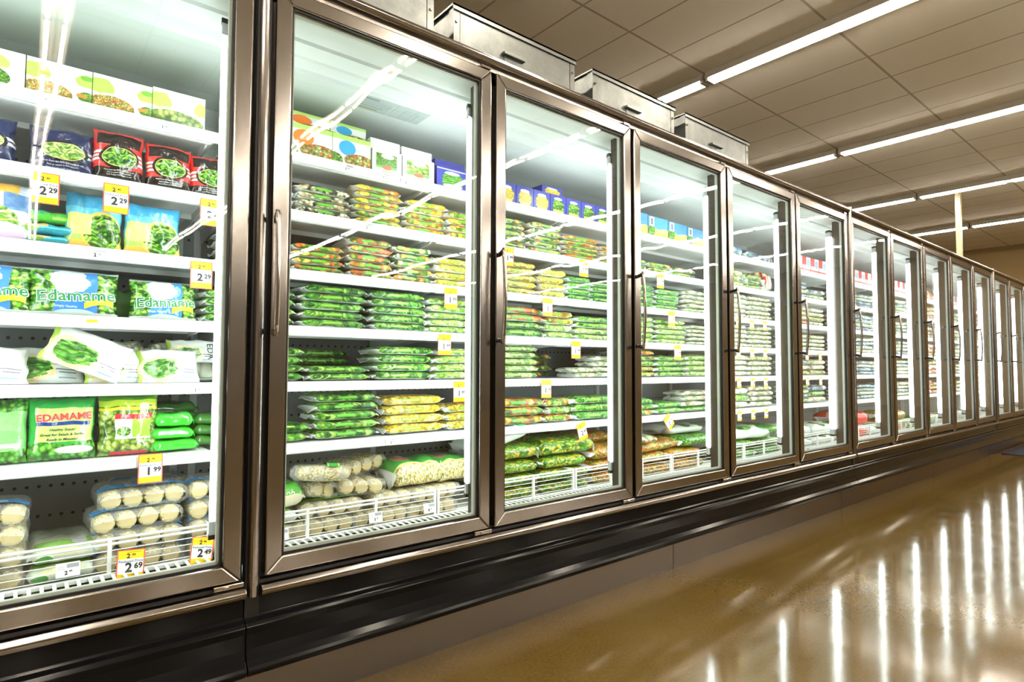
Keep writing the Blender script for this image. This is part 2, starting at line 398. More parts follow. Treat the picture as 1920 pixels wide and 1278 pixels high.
# ------------------------------------------------------------------ room
XL, XR, YB, YFR, H = -7.0, 16.9, 9.0, -18.0, 3.79
def floormat():
    q = NT('polished_concrete'); tc = q.n('ShaderNodeTexCoord'); g = tc.outputs['Object']
    n1 = q.noise(g, 1.1, 5, .6); n2 = q.noise(g, 90, 2, .7); n3 = q.noise(g, 7, 4, .6)
    c = q.ramp(n1, [(.3, (.078, .047, .008)), (.5, (.115, .073, .015)), (.7, (.14, .098, .030))])
    c = q.mix(q.math('MULTIPLY', n3, .5), c, (.10, .062, .02)); c = q.mix(q.ramp(n2, [(.4, (0, 0, 0)), (.75, (.35, .35, .35))]), c, (.18, .13, .06))
    q.set(Base_Color=c, Roughness=q.ramp(n3, [(.3, (.07,) * 3), (.7, (.13,) * 3)])); q.b.inputs['Specular IOR Level'].default_value = .38
    q.bump(q.noise(g, 9, 2, .5), .03, .01); return q.m
def ceilmat():
    q = NT('ceiling_tiles'); tc = q.n('ShaderNodeTexCoord'); sp = q.n('ShaderNodeSeparateXYZ'); q.put(sp.inputs[0], tc.outputs['Object'])
    def lines(s, org, pitch, hw):
        f = q.math('FRACT', q.math('DIVIDE', q.math('SUBTRACT', s, org), pitch)); a = q.math('ABSOLUTE', q.math('SUBTRACT', f, .5))
        return q.math('GREATER_THAN', a, .5 - hw / pitch)
    g = lines(sp.outputs[1], TY0, TPY, .011)
    for k in (.245, .445, .645, .845): g = q.math('MAXIMUM', g, lines(sp.outputs[0], -.4952 + (1.815 + k) * 2.85, 1.098 * 2.85, .009))
    sk = q.noise(tc.outputs['Object'], 160, 3, .7); big = q.noise(tc.outputs['Object'], .6, 2)
    base = q.mix(sk, (.85, .80, .70), (.93, .88, .78))
    q.set(Base_Color=q.mix(g, base, (.48, .43, .33)), Roughness=.9)
    q.bump(q.math('SUBTRACT', sk, q.math('MULTIPLY', g, 2.0)), .25, .004); return q.m
TPY = 1.134; LPX = 1.098 * 2.77
LX = [-.4952 + 2.77 * q for q in (-1.0, .05, .93, 1.815, 2.913, 4.011, 5.109)]   # strip rows
TY0 = -1.6379 + 1.105 * 2.85
CEILM = ceilmat(); FLOORM = floormat()
WALLM = plain('ochre_wall_paint', (.22, .145, .055), .8); WALLD = plain('cream_wall_paint', (.24, .20, .14), .8)
struct(MB().box(XL, XR, YFR, YB, -.1, 0).build('floor', FLOORM))
struct(MB().box(XL, XR, YFR, YB, H, H + .1).build('ceiling', CEILM))
struct(MB().box(XR, XR + .1, YFR, YB, 0, H).build('wall_right', WALLM))
struct(MB().box(XL - .1, XL, YFR, YB, 0, H).build('wall_left', WALLD))
struct(MB().box(XL, XR, YB, YB + .1, 0, H).build('wall_back', WALLD))
struct(MB().box(XL, XR, YFR - .1, YFR, 0, H).build('wall_front', WALLD))
# purple arrow-shaped mark high on the far wall, built as a thin shape
star = MB(); star.prof(0, .02, [(0, 0), (1.25, .30), (.55, -.05), (.5, -.9), (.2, -.5)])
o = star.build('wall_mark', plain('purple_grey', (.10, .07, .12), .7)); o.location = (XR - .02, 1.15, 2.55)
tag(o, 'pointed purple-grey mark high on the far ochre wall', 'wall decoration')
# steel post behind the freezers
o = MB().box(-.045, .045, -.035, .035, 0, H - .001).build('support_post', plain('cream_post_paint', (.60, .55, .36), .4), bevel=.006); o.location = (11.1, 1.08, 0)
tag(o, 'cream square post rising behind the freezers to the ceiling', 'post')

# dark mat far down the aisle
o = MB().box(0, 1.5, 0, .72, .0005, .012).build('floor_mat', plain('navy_mat_rubber', (.012, .016, .035), .8)); o.location = (7.95, -.70, 0)
tag(o, 'dark navy mat on the floor at the far end of the aisle', 'mat')
# strip lights
def make_strip():
    t = empty('strip_light', (0, 0, 0))
    L = 2.27
    hb = MB(); hb.prof(0, 1, [(-.050, .094), (-.078, .0155), (-.06, .026), (-.02, .030), (0, .012), (.02, .030), (.06, .026), (.078, .0155), (.050, .094)])
    V = [(y, (x) * L, z) for (x, y, z) in hb.V]
    mesh('lamp_channel', V, [tuple(reversed(f)) for f in hb.F], HOUSING, t, hb.I)
    for sx in (-.043, .043):
        for y0 in (.02, 1.155):
            b = MB().tube([(sx, y0 + .02, .012), (sx, y0 + 1.075, .010)], .0115, 8)
            b.build('lamp_tube', STRIP, t, smooth=True)
    for y0 in (0, L - .03): MB().box(-.058, .058, y0, y0 + .03, -.004, .05).build('end_bracket', HOUSING, t)
    return t
STZ = H - .095
first = make_strip(); used = False
for r, x in enumerate(LX):
    for s in range(1 if r == 2 else 0, 8):
        y = TY0 - 2.30 * s + .0
        if s == 9 and y < YFR: continue
        yy = y
        if yy < YFR: continue
        t = first if not used else dup(first); used = True
        t.location = (x, yy, STZ)
        tag(t, f'twin-tube strip light on the ceiling, {ORD[r + 1]} row from left, {ORD[s + 1]} section from freezers', 'ceiling light', 'fluorescent strip lights in rows')

# ------------------------------------------------------------------ freezer cases
P = .762; G = .022; J = .037
ZB, ZT = .395, 1.988
def make_door():
    """door root mesh = steel frame, at its left boundary x=0"""
    x0, x1 = G / 2, P - G / 2; fw = .044; y0, y1 = -.012, .02
    fr = MB()
    def bar(A, B, C, D, mi):   # front face quad ABCD (x,z) with sides
        ch = .006
        b = len(fr.V); P4 = [A, B, C, D]; fr.V += [(x, y0, z) for x, z in P4] + [(x, y1, z) for x, z in P4]
        for f in ((0, 1, 2, 3), (7, 6, 5, 4), (0, 4, 5, 1), (1, 5, 6, 2), (2, 6, 7, 3), (3, 7, 4, 0)): fr.F.append(tuple(b + i for i in f)); fr.I.append(mi)
    bar((x0, ZB), (x1, ZB), (x1 - fw, ZB + fw), (x0 + fw, ZB + fw), 0)
    bar((x0 + fw, ZT - fw), (x1 - fw, ZT - fw), (x1, ZT), (x0, ZT), 0)
    bar((x0, ZB), (x0 + fw, ZB + fw), (x0 + fw, ZT - fw), (x0, ZT), 1)
    bar((x1 - fw, ZB + fw), (x1, ZB), (x1, ZT), (x1 - fw, ZT - fw), 1)
    d = fr.build('door', [STEEL_X, STEEL_Z], bevel=.004)
    a, b_, c, e = x0 + fw, x1 - fw, ZB + fw, ZT - fw
    MB().box(a, b_, .002, .005, c, e).build('glass_pane', GLASS, d)
    g = MB(); w = .006
    for (p, q, r, s) in ((a, a + w, c, e), (b_ - w, b_, c, e), (a, b_, c, c + w), (a, b_, e - w, e)): g.box(p, q, -.004, .0018, r, s)
    g.build('glass_seal', BLACK, d)
    g = MB(); w = .012
    for (p, q, r, s) in ((a, a + w, c, e), (b_ - w, b_, c, e), (a, b_, c, c + w), (a, b_, e - w, e)): g.box(p, q, .0065, .019, r, s)
    g.build('glass_spacer', SPACER, d)
    hx = .012
    MB().tube([(hx + .012, -.012, 1.337), (hx + .004, -.035, 1.339), (hx, -.056, 1.345)], .008, 8).build('handle_bracket', BLACK, d, smooth=True)
    MB().tube([(hx + .012, -.012, 1.037), (hx + .004, -.035, 1.035), (hx, -.056, 1.029)], .008, 8).build('handle_bracket', BLACK, d, smooth=True)
    hd = MB(); pts = [(hx, -.054 - .010 * math.sin(PI * k / 10), 1.022 + .332 * k / 10) for k in range(11)]
    hd.tube(pts, .0068, 8); hd.build('door_handle', CHROME, d, smooth=True)
    hg = MB().box(P - .075, P - .004, -.016, .0, ZB - .014, ZB - .002).box(P - .052, P - .04, -.02, -.004, ZB - .013, ZB - .004); hg.build('hinge', CHROME, d, bevel=.002)
    hg = MB().box(P - .055, P - .015, -.012, .0, ZT + .003, ZT + .011); hg.build('hinge', CHROME, d)
    return d
def make_lamp():
    """lens-shaped lamp along a mullion, x centred at 0"""
    def sect(z0, z1, mat, name, s=1.0):
        pts = []
        for k in range(13):
            t = PI * k / 12; pts.append((.046 * s * math.cos(t), .079 + .040 * s * math.sin(t)))
        n = len(pts); V = [(x, y, z) for z in (z0, z1) for x, y in pts]
        F = [(i, i + 1, n + i + 1, n + i) for i in range(n - 1)] + [tuple(range(n))[::-1], tuple(range(n, 2 * n)), (0, n, 2 * n - 1, n - 1)]
        return mesh(name, V, F, mat, smooth=False)
    l = sect(.535, 1.845, LAMP, 'lamp_tube')
    for z0, z1 in ((.500, .535), (1.845, 1.878)): sect(z0, z1, LAMP_END, 'lamp_end').parent = l
    for z0, z1 in ((.488, .500), (1.878, 1.892)): sect(z0, z1, BLACK, 'lamp_cap', 1.04).parent = l
    for z0 in (.5355, 1.84): sect(z0, z0 + .004, GASKET, 'lamp_clip', 1.03).parent = l
    return l
def make_shelf():
    m_ = MB(); zt = 0
    m_.box(.001, P - .001, .37, .885, -.010, -.002)          # deck
    m_.prof(.001, P - .001, [(.362, .0), (.360, -.030), (.364, -.034), (.370, -.034), (.370, 0)])      # price rail
    m_.box(.02, P - .02, .385, .40, -.032, -.010).box(.02, P - .02, .62, .635, -.028, -.010)
    s = m_.build('shelf', WHITE, bevel=.0015)
    for x in (.02, P - .026):
        V = [(x, .42, -.010), (x, .885, -.010), (x, .885, -.060), (x, .45, -.026)]
        n = 4; VV = V + [(a + .005, b, c) for a, b, c in V]
        mesh('shelf_bracket', VV, [(0, 1, 2, 3), (7, 6, 5, 4), (0, 4, 5, 1), (1, 5, 6, 2), (2, 6, 7, 3), (3, 7, 4, 0)], WHITE, s)
    return s
def make_basket():
    b = MB(); zt = SHELF[7]
    for z in (.105, .092): b.tube([(.006, .345, z), (P - .006, .345, z)], .0042, 6)
    for z in (.074, .056, .038, .020): b.tube([(.006, .345, z), (P - .006, .345, z)], .0015, 5)
    for k in range(4):
        x = .008 + k * (P - .016) / 3; b.box(x - .005, x + .005, .340, .350, 0, .108)
    for x in (.006, P - .006):
        for z in (.105, .056): b.tube([(x, .345, z), (x, .46, z)], .003, 5)
    return b.build('wire_fence', WIRE)
def make_grille(n):
    """slotted air return in front of the basket"""
    b = MB(); L = n * P
    b.box(0, L, .22, .235, 0, .010).box(0, L, .325, .34, 0, .010)
    k = 0; x = 0
    while x < L - .02:
        b.box(x, x + .0085, .235, .325, .007, .009); x += .0254
    b.box(0, L, .333, .3405, -.034, -.0005, 1).box(0, L, .102, .22, -.004, .004).box(0, L, .20, .341, -.034, -.030, 1)  # black sheets behind and below the bars are added to stand for slot shade
    return b.build('air_grille', [WHITE, BLACK])
DOOR = make_door(); LAMPO = make_lamp(); SH = make_shelf(); BK = make_basket()
firstuse = {}
def inst(proto, parent, loc):
    k = proto.name
    o = proto if k not in firstuse else dup(proto); firstuse[k] = 1
    o.parent = parent; o.location = loc; return o
def case(x0, n, label, left_end=False, right_end=False):
    c = empty('freezer_case', (x0, 0, 0)); tag(c, label, 'freezer', 'row of glass door freezer cases'); L = n * P
    # shell
    b = MB(); b.box(0 if left_end else -J, L, .90, .93, .30, 1.96); b.build('back_panel', BACK, c)
    cl = MB()
    cl.prof(0 if left_end else -J, L, [(.02, 1.985), (.02, 1.955), (.10, 1.95), (.14, 1.945), (.145, 1.935), (.215, 1.932), (.22, 1.925), (.235, 1.925), (.24, 1.935), (.30, 1.935), (.305, 1.922), (.66, 1.915), (.76, 1.90), (.83, 1.86), (.875, 1.79), (.899, 1.70), (.899, 1.985)])
    o = cl.build('ceiling_liner', LINER, c)
    MB().box(0, L, .02, .93, 1.985, 2.03).build('roof_panel', GALV, c)
    MB().box(0, L, .342, .90, .33, .359).build('basket_floor', WHITE, c)
    g = make_grille(n); g.parent = c; g.location = (0, 0, .366)
    MB().box(0, L, .0, .90, .16, .329).build('case_base', BLACK, c); MB().box(0, L, .0, .10, .33, .385).build('front_sill', BLACK, c); MB().box(0, L, .02, .085, .386, .425).build('sill_riser', BLACK, c); MB().box(0, L, .02, .085, 1.955, 1.984).build('header', BLACK, c)
    tr = MB(); tr.prof(0, L, [(.02, 1.99), (.002, 1.99), (-.001, 2.006), (-.02, 2.006), (-.028, 2.012), (-.031, 2.021), (-.027, 2.031), (-.017, 2.038), (.03, 2.040), (.03, 2.0)]); tr.build('top_rail', STEEL_X, c, smooth=False, bevel=.002)
    br = MB(); br.prof(0, L, [(.0, .377), (-.012, .379), (-.024, .376), (-.031, .369), (-.032, .361), (-.027, .352), (-.015, .348), (.0, .348)]); br.build('bottom_rail', STEEL_X, c, bevel=.002)
    xj = 0 if left_end else -J + .001
    bm = MB(); bm.prof(xj, L - .001, [(.0, .348), (-.004, .348), (-.006, .300), (-.010, .295), (-.024, .289), (-.030, .280), (-.026, .262), (-.026, .225), (-.034, .200), (-.046, .188), (-.050, .178), (-.048, .168), (-.040, .162), (.0, .162), (.06, .162), (.06, .30)])
    bm.build('bumper', BUMPER, c, bevel=.002)
    kp = MB(); kp.box(xj + .002, L * .5 - .002, .068, .075, 0, .162).box(L * .5 + .002, L - .003, .068, .075, 0, .162); kp.build('kick_plate', KICK, c)
    # joint strip at the left of every case
    for i in range(n + 1):
        x = i * P; a, b2 = (x - .038, x + .038)
        if i == 0: a, b2 = 0, .036
        if i == n: a, b2 = L - .036, L
        MB().box(a, b2, .021, .078, .425, 1.955).build('mullion', MULL, c)
        lx = x if 0 < i < n else (.0 + .0 if i == 0 else L)
        if i > 0 or left_end:
            lo = inst(LAMPO, c, (lx if 0 < i < n else (L - .034 if i == n else .049), 0, 0))
            if i == n: lo.scale = (.72, 1, 1)
    for i in range(n):
        d = inst(DOOR, c, (i * P, 0, 0)); d['label'] = f'steel framed glass door'
        for s in range(1, 7): inst(SH, c, (i * P, 0, SHELF[s]))
        inst(BK, c, (i * P, 0, SHELF[7]))
    u = MB()
    for i in range(n + 1):
        x = min(max(i * P, .012), L - .012); u.box(x - .012, x + .012, .885, .90, .36, 1.75)
    u.build('shelf_upright', LINER, c)
    if left_end: MB().box(-.03, 0, .0, .93, .16, 2.0).build('end_panel', BLACK, c)
    if right_end: MB().box(L, L + .03, .0, .93, .16, 2.0).build('end_panel', BLACK, c)
    if not left_end:
        st = []
        for k in range(9):
            t = PI * k / 8; st.append((-J / 2 - .013 * math.cos(t), -.010 - .018 * math.sin(t)))
        st += [(-J / 2 + .013, .02), (-J / 2 - .013, .02)]
        nn = len(st); V = [(x, y, z) for z in (.352, 2.045) for x, y in st]
        mesh('joint_strip', V, [(i, (i + 1) % nn, nn + (i + 1) % nn, nn + i) for i in range(nn)] + [tuple(range(nn))[::-1], tuple(range(nn, 2 * nn))], STEEL_Z, c)
        MB().box(-J + .001, -.001, .021, .078, .425, 1.955).build('joint_mullion', MULL, c); MB().box(-J, 0, .0, .90, .162, .329).build('base_filler', BLACK, c)
        MB().box(-J + .001, -.001, -.008, .02, .16, 2.0).build('joint_filler', BLACK, c)
    return c
KICK = brushed('kick_plate_steel', (.23, .195, .165), .34, 'x')
XA = -J - P; XB = 0.0; XC = 5 * P + J; XD = 10 * P + 2 * J
case(XA, 1, 'leftmost freezer case with the first glass door and edamame bags', left_end=True)
case(XB, 5, 'second freezer case, five doors from the box-topped second door onward')
case(XC, 5, 'third freezer case, five narrow-looking doors with blue and red packs')
case(XD, 5, 'farthest freezer case running towards the far ochre wall', right_end=True)

# duct boxes on top
def make_duct(x0, x1, label):
    t = empty('duct_box', (x0, .23, 2.031)); w = x1 - x0; h = .315
    MB().box(.004, w - .004, .004, .46, 0, h - .006).build('duct_body', GALV, t)
    MB().box(.03, w - .03, -.003, .0035, .085, h - .012).build('front_plate', GALV, t, bevel=.001)
    for a in (0, w - .028):
        q0 = 0 if a == 0 else w - .004
        MB().box(a, a + .028, -.004, .0, 0, h - .008).box(q0, q0 + .004, -.001, .028, 0, h - .008).build('corner_angle', GALV, t)
    MB().box(-.006, w + .006, -.010, .47, h - .008, h).box(-.006, w + .006, -.010, -.006, h - .022, h).build('lid', GALV, t)
    l = MB().box(w * .36, w * .36 + .115, -.022, -.003, .195, .206).box(w * .36 + .012, w * .36 + .105, -.006, -.003, .115, .196); l.build('slide_latch', GALV, t, bevel=.001)
    for a in (.014, w - .014):
        for z in (.10, .25): MB().tube([(a, -.004, z), (a, -.009, z)], .006, 8).build('screw', CHROME, t)
    MB().tube([(w * .36 + .06, -.006, .16), (w * .36 + .06, -.010, .16)], .005, 8).build('screw', CHROME, t); tag(t, label, 'metal box', 'sheet metal boxes on the freezer top'); return t
make_duct(-.01, .657, 'galvanised metal box on the freezer top, cut by the top of the picture')
make_duct(.747, 1.408, 'largest whole galvanised metal box, above the third freezer door')
make_duct(1.53, 2.17, 'galvanised metal box above fourth freezer door, brightly reflecting a ceiling light')
make_duct(2.275, 2.94, 'smallest-looking galvanised metal box, above the fifth freezer door')
# ------------------------------------------------------------------ products: stacks of bags
D = {
 2: [ # (shelf, x0, x1, kinds bottom->top, height)
  (2, -.02, .205, ['cream'] * 4, .115), (2, .215, .42, ['cream'] * 4, .108), (2, .425, .63, ['yellow'] * 6, .150), (2, .636, .832, ['yellow'] * 5, .130), (2, .838, 1.03, ['yellow'] * 4, .118),
  (3, -.02, .20, ['orange'] * 5, .148), (3, .207, .400, ['orange'] * 4, .100), (3, .407, .590, ['orange'] * 5, .150), (3, .596, .772, ['brocc'] * 5, .142), (3, .779, .97, ['corn'] * 4, .120),
  (4, .0, .228, ['bean'] * 4, .125), (4, .235, .490, ['bean'] * 5, .152), (4, .497, .742, ['bean'] * 5, .152), (4, .75, .96, ['lime'] * 5, .142),
  (5, .02, .260, ['bean'] * 4, .115), (5, .268, .510, ['bean'] * 2, .052), (5, .517, .775, ['bean'] * 4, .128), (5, .782, 1.0, ['lime'] * 4, .128),
  (6, .045, .285, ['pod'] * 2, .062), (6, .292, .545, ['pod'] * 5, .163), (6, .552, .835, ['corn'] * 4, .145), (6, .842, 1.07, ['corn'] * 3, .105)],
 3: [
  (2, 1.085, 1.272, ['brocc'] * 5, .142), (2, 1.279, 1.50, ['brocc'] * 5, .145), (2, 1.508, 1.77, ['orange'] * 5, .118), (2, 1.777, 1.93, ['orange'] * 4, .100),
  (3, 1.09, 1.342, ['corn'] * 5, .150), (3, 1.349, 1.525, ['corn'] * 4, .135), (3, 1.532, 1.697, ['pea'] * 4, .118), (3, 1.704, 1.88, ['pea'] * 4, .108),
  (4, 1.07, 1.380, ['bean', 'bean', 'orange', 'orange'], .138), (4, 1.388, 1.580, ['lime', 'lime', 'orange', 'orange'], .132), (4, 1.588, 1.86, ['lime', 'lime', 'bean', 'bean'], .118),
  (5, 1.08, 1.342, ['lime'] * 5, .150), (5, 1.60, 1.73, ['white'] * 2, .05), (5, 1.74, 1.92, ['white'] * 4, .110),
  (6, 1.09, 1.378, ['orange', 'orange', 'orange'], .118), (6, 1.386, 1.565, ['orange', 'brocc', 'brocc'], .110), (6, 1.573, 1.87, ['pea', 'bean', 'bean'], .118)],
 4: [
  (2, 1.96, 2.15, ['brocc'] * 2, .062), (2, 2.16, 2.37, ['brocc'] * 2, .060), (2, 2.38, 2.62, ['brocc'] * 2, .056),
  (3, 1.95, 2.22, ['pea'] * 4, .13), (3, 2.23, 2.45, ['pea'] * 4, .118), (3, 2.50, 2.78, ['white'] * 5, .135),
  (4, 1.94, 2.22, ['lime'] * 5, .145), (4, 2.23, 2.52, ['lime'] * 5, .138), (4, 2.55, 2.80, ['white'] * 5, .12),
  (5, 1.93, 2.22, ['brocc', 'orange', 'bean', 'brocc', 'orange'], .148), (5, 2.23, 2.52, ['bean'] * 4, .12), (5, 2.53, 2.80, ['lime'] * 4, .13),
  (6, 1.93, 2.21, ['orange', 'pea', 'pea'], .09), (6, 2.22, 2.47, ['pea'] * 2, .065), (6, 2.48, 2.80, ['pea', 'white', 'white', 'white'], .125)],
 5: [
  (2, 2.95, 3.18, ['lime', 'brocc', 'lime'], .11), (2, 3.19, 3.42, ['lime', 'brocc', 'lime'], .10),
  (3, 2.95, 3.22, ['pale'] * 5, .16), (3, 3.23, 3.55, ['pale'] * 5, .16), (4, 2.95, 3.22, ['pale'] * 5, .15), (4, 3.23, 3.55, ['pale'] * 5, .15),
  (5, 2.95, 3.22, ['pale', 'white', 'pale', 'white'], .14), (5, 3.23, 3.55, ['pale'] * 4, .135), (6, 2.95, 3.22, ['white', 'bean', 'white'], .13), (6, 3.23, 3.55, ['white'] * 4, .14)],
 6: [
  (2, 3.85, 4.10, ['blue', 'pale', 'blue'], .10), (2, 4.11, 4.40, ['pale', 'blue'], .08), (3, 3.85, 4.10, ['orange', 'pale', 'orange', 'pale'], .14), (3, 4.11, 4.40, ['pale', 'orange', 'pale', 'pale'], .14),
  (4, 3.85, 4.10, ['pale'] * 4, .12), (4, 4.11, 4.40, ['pale'] * 4, .12), (5, 3.85, 4.10, ['brocc', 'white', 'blue'], .12), (5, 4.11, 4.40, ['brocc', 'white', 'pale'], .12),
  (6, 3.85, 4.10, ['bean', 'blue', 'pale', 'bean'], .14), (6, 4.11, 4.40, ['white', 'bean', 'blue'], .13)],
}
cnt = {}
for door, L in D.items():
    for sh, x0, x1, kinds, ht in L:
        cnt[(door, sh)] = cnt.get((door, sh), 0) + 1
        stack(door, sh, cnt[(door, sh)], x0, x1, kinds, ht)
FAR = {7: (4.75, 5.62, ['blue', 'pale', 'blue']), 8: (5.66, 6.55, ['pale', 'blue', 'white']), 9: (6.62, 7.35, ['redbag', 'orange', 'redbag']), 10: (7.42, 8.30, ['white', 'pale', 'white']), 11: (8.36, 9.3, ['blue', 'orange', 'redbag']), 12: (9.36, 10.3, ['pale', 'white'])}
for door, (a, b, ks) in FAR.items():
    for sh in range(2, 7):
        nst = 3 if door < 9 else 2
        for k in range(nst):
            x0 = a + (b - a) * k / nst; x1 = a + (b - a) * (k + 1) / nst - .008
            n = 4 if door < 9 else 3
            kk = [ks[(i + sh) % len(ks)] for i in range(n)]
            stack(door, sh, k + 1, x0, x1, kk, rb.uniform(.11, .15))
# darker rows set back on the shelves
for (door, sh, x0, x1, kinds, ht, dy, w) in [
  (2, 3, .20, .40, ['brocc'] * 5, .13, .20, 'set back behind the orange mix bags'), (2, 5, .26, .51, ['bean'] * 4, .115, .19, 'set back left of the tall green stack'),
  (3, 5, 1.40, 1.66, ['brocc'] * 4, .12, .24, 'deep in shade beside the white ends'), (3, 3, 1.62, 1.80, ['white'] * 4, .12, .2, 'behind the green pea bags'),
  (4, 5, 2.0, 2.3, ['white'] * 4, .14, .2, 'behind the broccoli bags'), (2, 2, .24, .42, ['cream'] * 3, .09, .2, 'behind the front cream bags'), (2, 4, .02, .2, ['bean'] * 4, .12, .2, 'behind the leftmost bean bags')]:
    n = len(kinds)
    for k, kd in enumerate(kinds):
        pos = 'on top' if k == n - 1 else ('at bottom' if k == 0 else ORD[n - k] + ' from top')
        bag(kd, x0, x1, YF + dy + rb.uniform(0, .02), SHELF[sh] + k * ht / n + .001, ht / n, f'{KIND[kd][1]} {w}, {pos}', f'bags set back on shelves behind the {ORD[door]} door', yaw=rb.uniform(-.08, .08))

# big bags in the bottom baskets
def bigstack(door, L):
    for i, (kd, x0, x1, z, h, yaw, dy, lab) in enumerate(L):
        bag(kd, x0, x1, .365 + dy, SHELF[7] + z, h, lab, f'large bags in the basket behind the {ORD[door]} door', True, yaw=yaw, d=.27)
bigstack(3, [('orange', .93, 1.24, .0, .05, 0, 0, ''), ('orange', 1.25, 1.60, .0, .05, 0, 0, '')][:0])
G3 = KIND['big'] = ('large_vegetable_bag', 'large green and yellow vegetable bag', bagmat('bag_large_green', 'field', 55, 2.0, None, under=False))
GG = KIND['bigy'] = ('large_vegetable_bag', 'large yellow vegetable bag', bagmat('bag_large_yellow', 'orangemix', 85, 2, None, under=False))
GP = KIND['bigp'] = ('large_pea_bag', 'large bright green pea bag', bagmat('bag_large_pea', 'pea', 95, 1, None, under=False))
KIND['bigw'] = ('large_vegetable_bag', 'large white and green bag', layered('bag_large_white', (.72, .80, .74), [('ell', (.5, .66, .16, .09), ('pea', 30, 1)), ('ell', (.85, .62, .08, .08), (.03, .3, .08))], .25, .4))
KIND['bigr'] = ('large_fruit_bag', 'large red bag', layered('bag_large_red', (.72, .04, .03), [('ell', (.5, .62, .18, .07), (.55, .5, .25)), ('rect', (0, .70, .6, .76), (.9, .55, .4))], .25, .4))
bigstack(3, [('big', 1.03, 1.33, .0, .055, 0, 0, 'large green and yellow vegetable bag, left pile, at bottom behind the fence, third door'), ('big', 1.34, 1.66, .0, .055, 0, 0, 'large green and yellow vegetable bag, right pile, at bottom behind the fence, third door'),
  ('big', 1.03, 1.34, .055, .055, 0, .01, 'large green and yellow vegetable bag, left pile, third from top, third door'), ('big', 1.33, 1.67, .055, .055, 0, .0, 'large green and yellow vegetable bag, right pile, third from top, third door'),
  ('big', 1.02, 1.34, .11, .06, 0, .01, 'large green and yellow vegetable bag, left pile, under the top one, third door'), ('big', 1.35, 1.66, .11, .06, 0, .01, 'large green and yellow vegetable bag, right pile, under the top one, third door'),
  ('big', 1.00, 1.36, .17, .07, .03, .02, 'large green and yellow vegetable bag, top of left pile in bottom basket, third door'), ('big', 1.33, 1.72, .17, .08, -.03, .01, 'large green and yellow vegetable bag, top of the right pile in bottom basket, third door'),
  ('bigy', 1.70, 2.0, .0, .06, 0, .02, 'large yellow mix bag low beside the green pile, at bottom, third door'), ('bigy', 1.69, 2.0, .06, .06, 0, .02, 'large yellow mix bag beside green pile, middle of its pile, third door'),
  ('bigy', 1.68, 1.98, .12, .07, .1, .02, 'large yellow mix bag beside the green pile, topmost, third door'), ('bigy', 1.66, 1.99, .18, .06, .1, .14, 'large yellow mix bag lying behind the basket piles, third door')])
bigstack(4, [('bigy', 2.0, 2.33, .0, .06, 0, 0, 'large yellow bag at the bottom left of the basket, fourth door'), ('bigy', 2.34, 2.66, .0, .06, 0, 0, 'large yellow bag at the bottom right of the basket, fourth door'),
  ('bigy', 2.0, 2.33, .06, .06, 0, .02, 'large yellow bag, second layer left in the basket, fourth door'), ('bigy', 2.32, 2.66, .06, .06, 0, .02, 'large yellow bag, second layer right in the basket, fourth door'),
  ('bigy', 2.0, 2.5, .12, .06, .1, .03, 'large yellow bag lying wide on top of the basket pile, fourth door'), ('white', 1.97, 2.2, .18, .04, -.2, -.01, 'crumpled grey-white bag lying on the yellow bags, fourth door'),
  ('bigp', 2.45, 2.82, .12, .07, 0, .02, 'large pea bag on the right of the basket pile, fourth door'), ('bigw', 2.42, 2.78, .19, .055, 0, .08, 'blue-edged white pea bag resting on top of the pile, fourth door')])
bigstack(5, [('bigp', 2.9, 3.25, .0, .06, 0, 0, 'large pea bag at the bottom left of the basket, fifth door'), ('bigp', 3.26, 3.6, .0, .06, 0, 0, 'large pea bag at the bottom right of the basket, fifth door'),
  ('bigp', 2.9, 3.25, .06, .06, 0, .01, 'large pea bag, left middle of the basket pile, fifth door'), ('bigp', 3.26, 3.6, .06, .06, 0, .01, 'large pea bag, right middle of the basket pile, fifth door'), ('bigw', 2.9, 3.42, .12, .08, -.15, 0, 'large white bag with peas picture on top of the basket pile, fifth door'), ('bigp', 3.4, 3.68, .12, .07, 0, .05, 'large pea bag beside the white one on top of the basket, fifth door')])
bigstack(6, [('bigw', 3.75, 4.1, .0, .07, 0, 0, 'large white bag at the bottom left of the basket, sixth door'), ('bigw', 4.11, 4.5, .0, .07, 0, 0, 'large white bag at the bottom right of the basket, sixth door'), ('bigw', 3.78, 4.1, .07, .10, 0, .01, 'large white and green bag, upper left in the basket, sixth door'), ('bigw', 4.11, 4.5, .07, .09, 0, .01, 'large white and green bag, upper right in the basket, sixth door')])
bigstack(7, [('bigr', 4.7, 5.15, .0, .10, 0, 0, 'large red bag lying at the bottom of the basket, seventh door'), ('bigr', 4.72, 5.2, .10, .12, -.1, .02, 'large red bag lying on top in the basket, seventh door'), ('bigw', 5.22, 5.6, .0, .08, 0, .02, 'large white bag lying right of the red bags, seventh door')])
bigstack(8, [('bigy', 5.7, 6.1, .0, .10, 0, 0, 'large yellow and orange bag low in the basket, eighth door'), ('bigp', 6.12, 6.5, .0, .09, 0, 0, 'large green bag low in the basket, eighth door'), ('bigy', 5.72, 6.1, .10, .09, 0, 0, 'large yellow and orange bag on top in the basket, eighth door')])
bigstack(9, [('bigp', 6.65, 7.0, .0, .10, 0, 0, 'large green bag low in the basket, ninth door'), ('bigw', 7.02, 7.35, .0, .10, 0, 0, 'large white bag low in the basket, ninth door')])
bigstack(10, [('bigr', 7.45, 7.85, .0, .09, 0, 0, 'red bag low in the basket, tenth door'), ('bigw', 7.9, 8.3, .0, .09, 0, 0, 'large white bag low in the basket, tenth door')])
# pale green bag lolling over the top of the third door basket
bag('bigw', .98, 1.30, .375, .60, .075, 'pale green bag lolling under the lowest shelf, left edge of third door', None, True, tilt=-.25, d=.22)

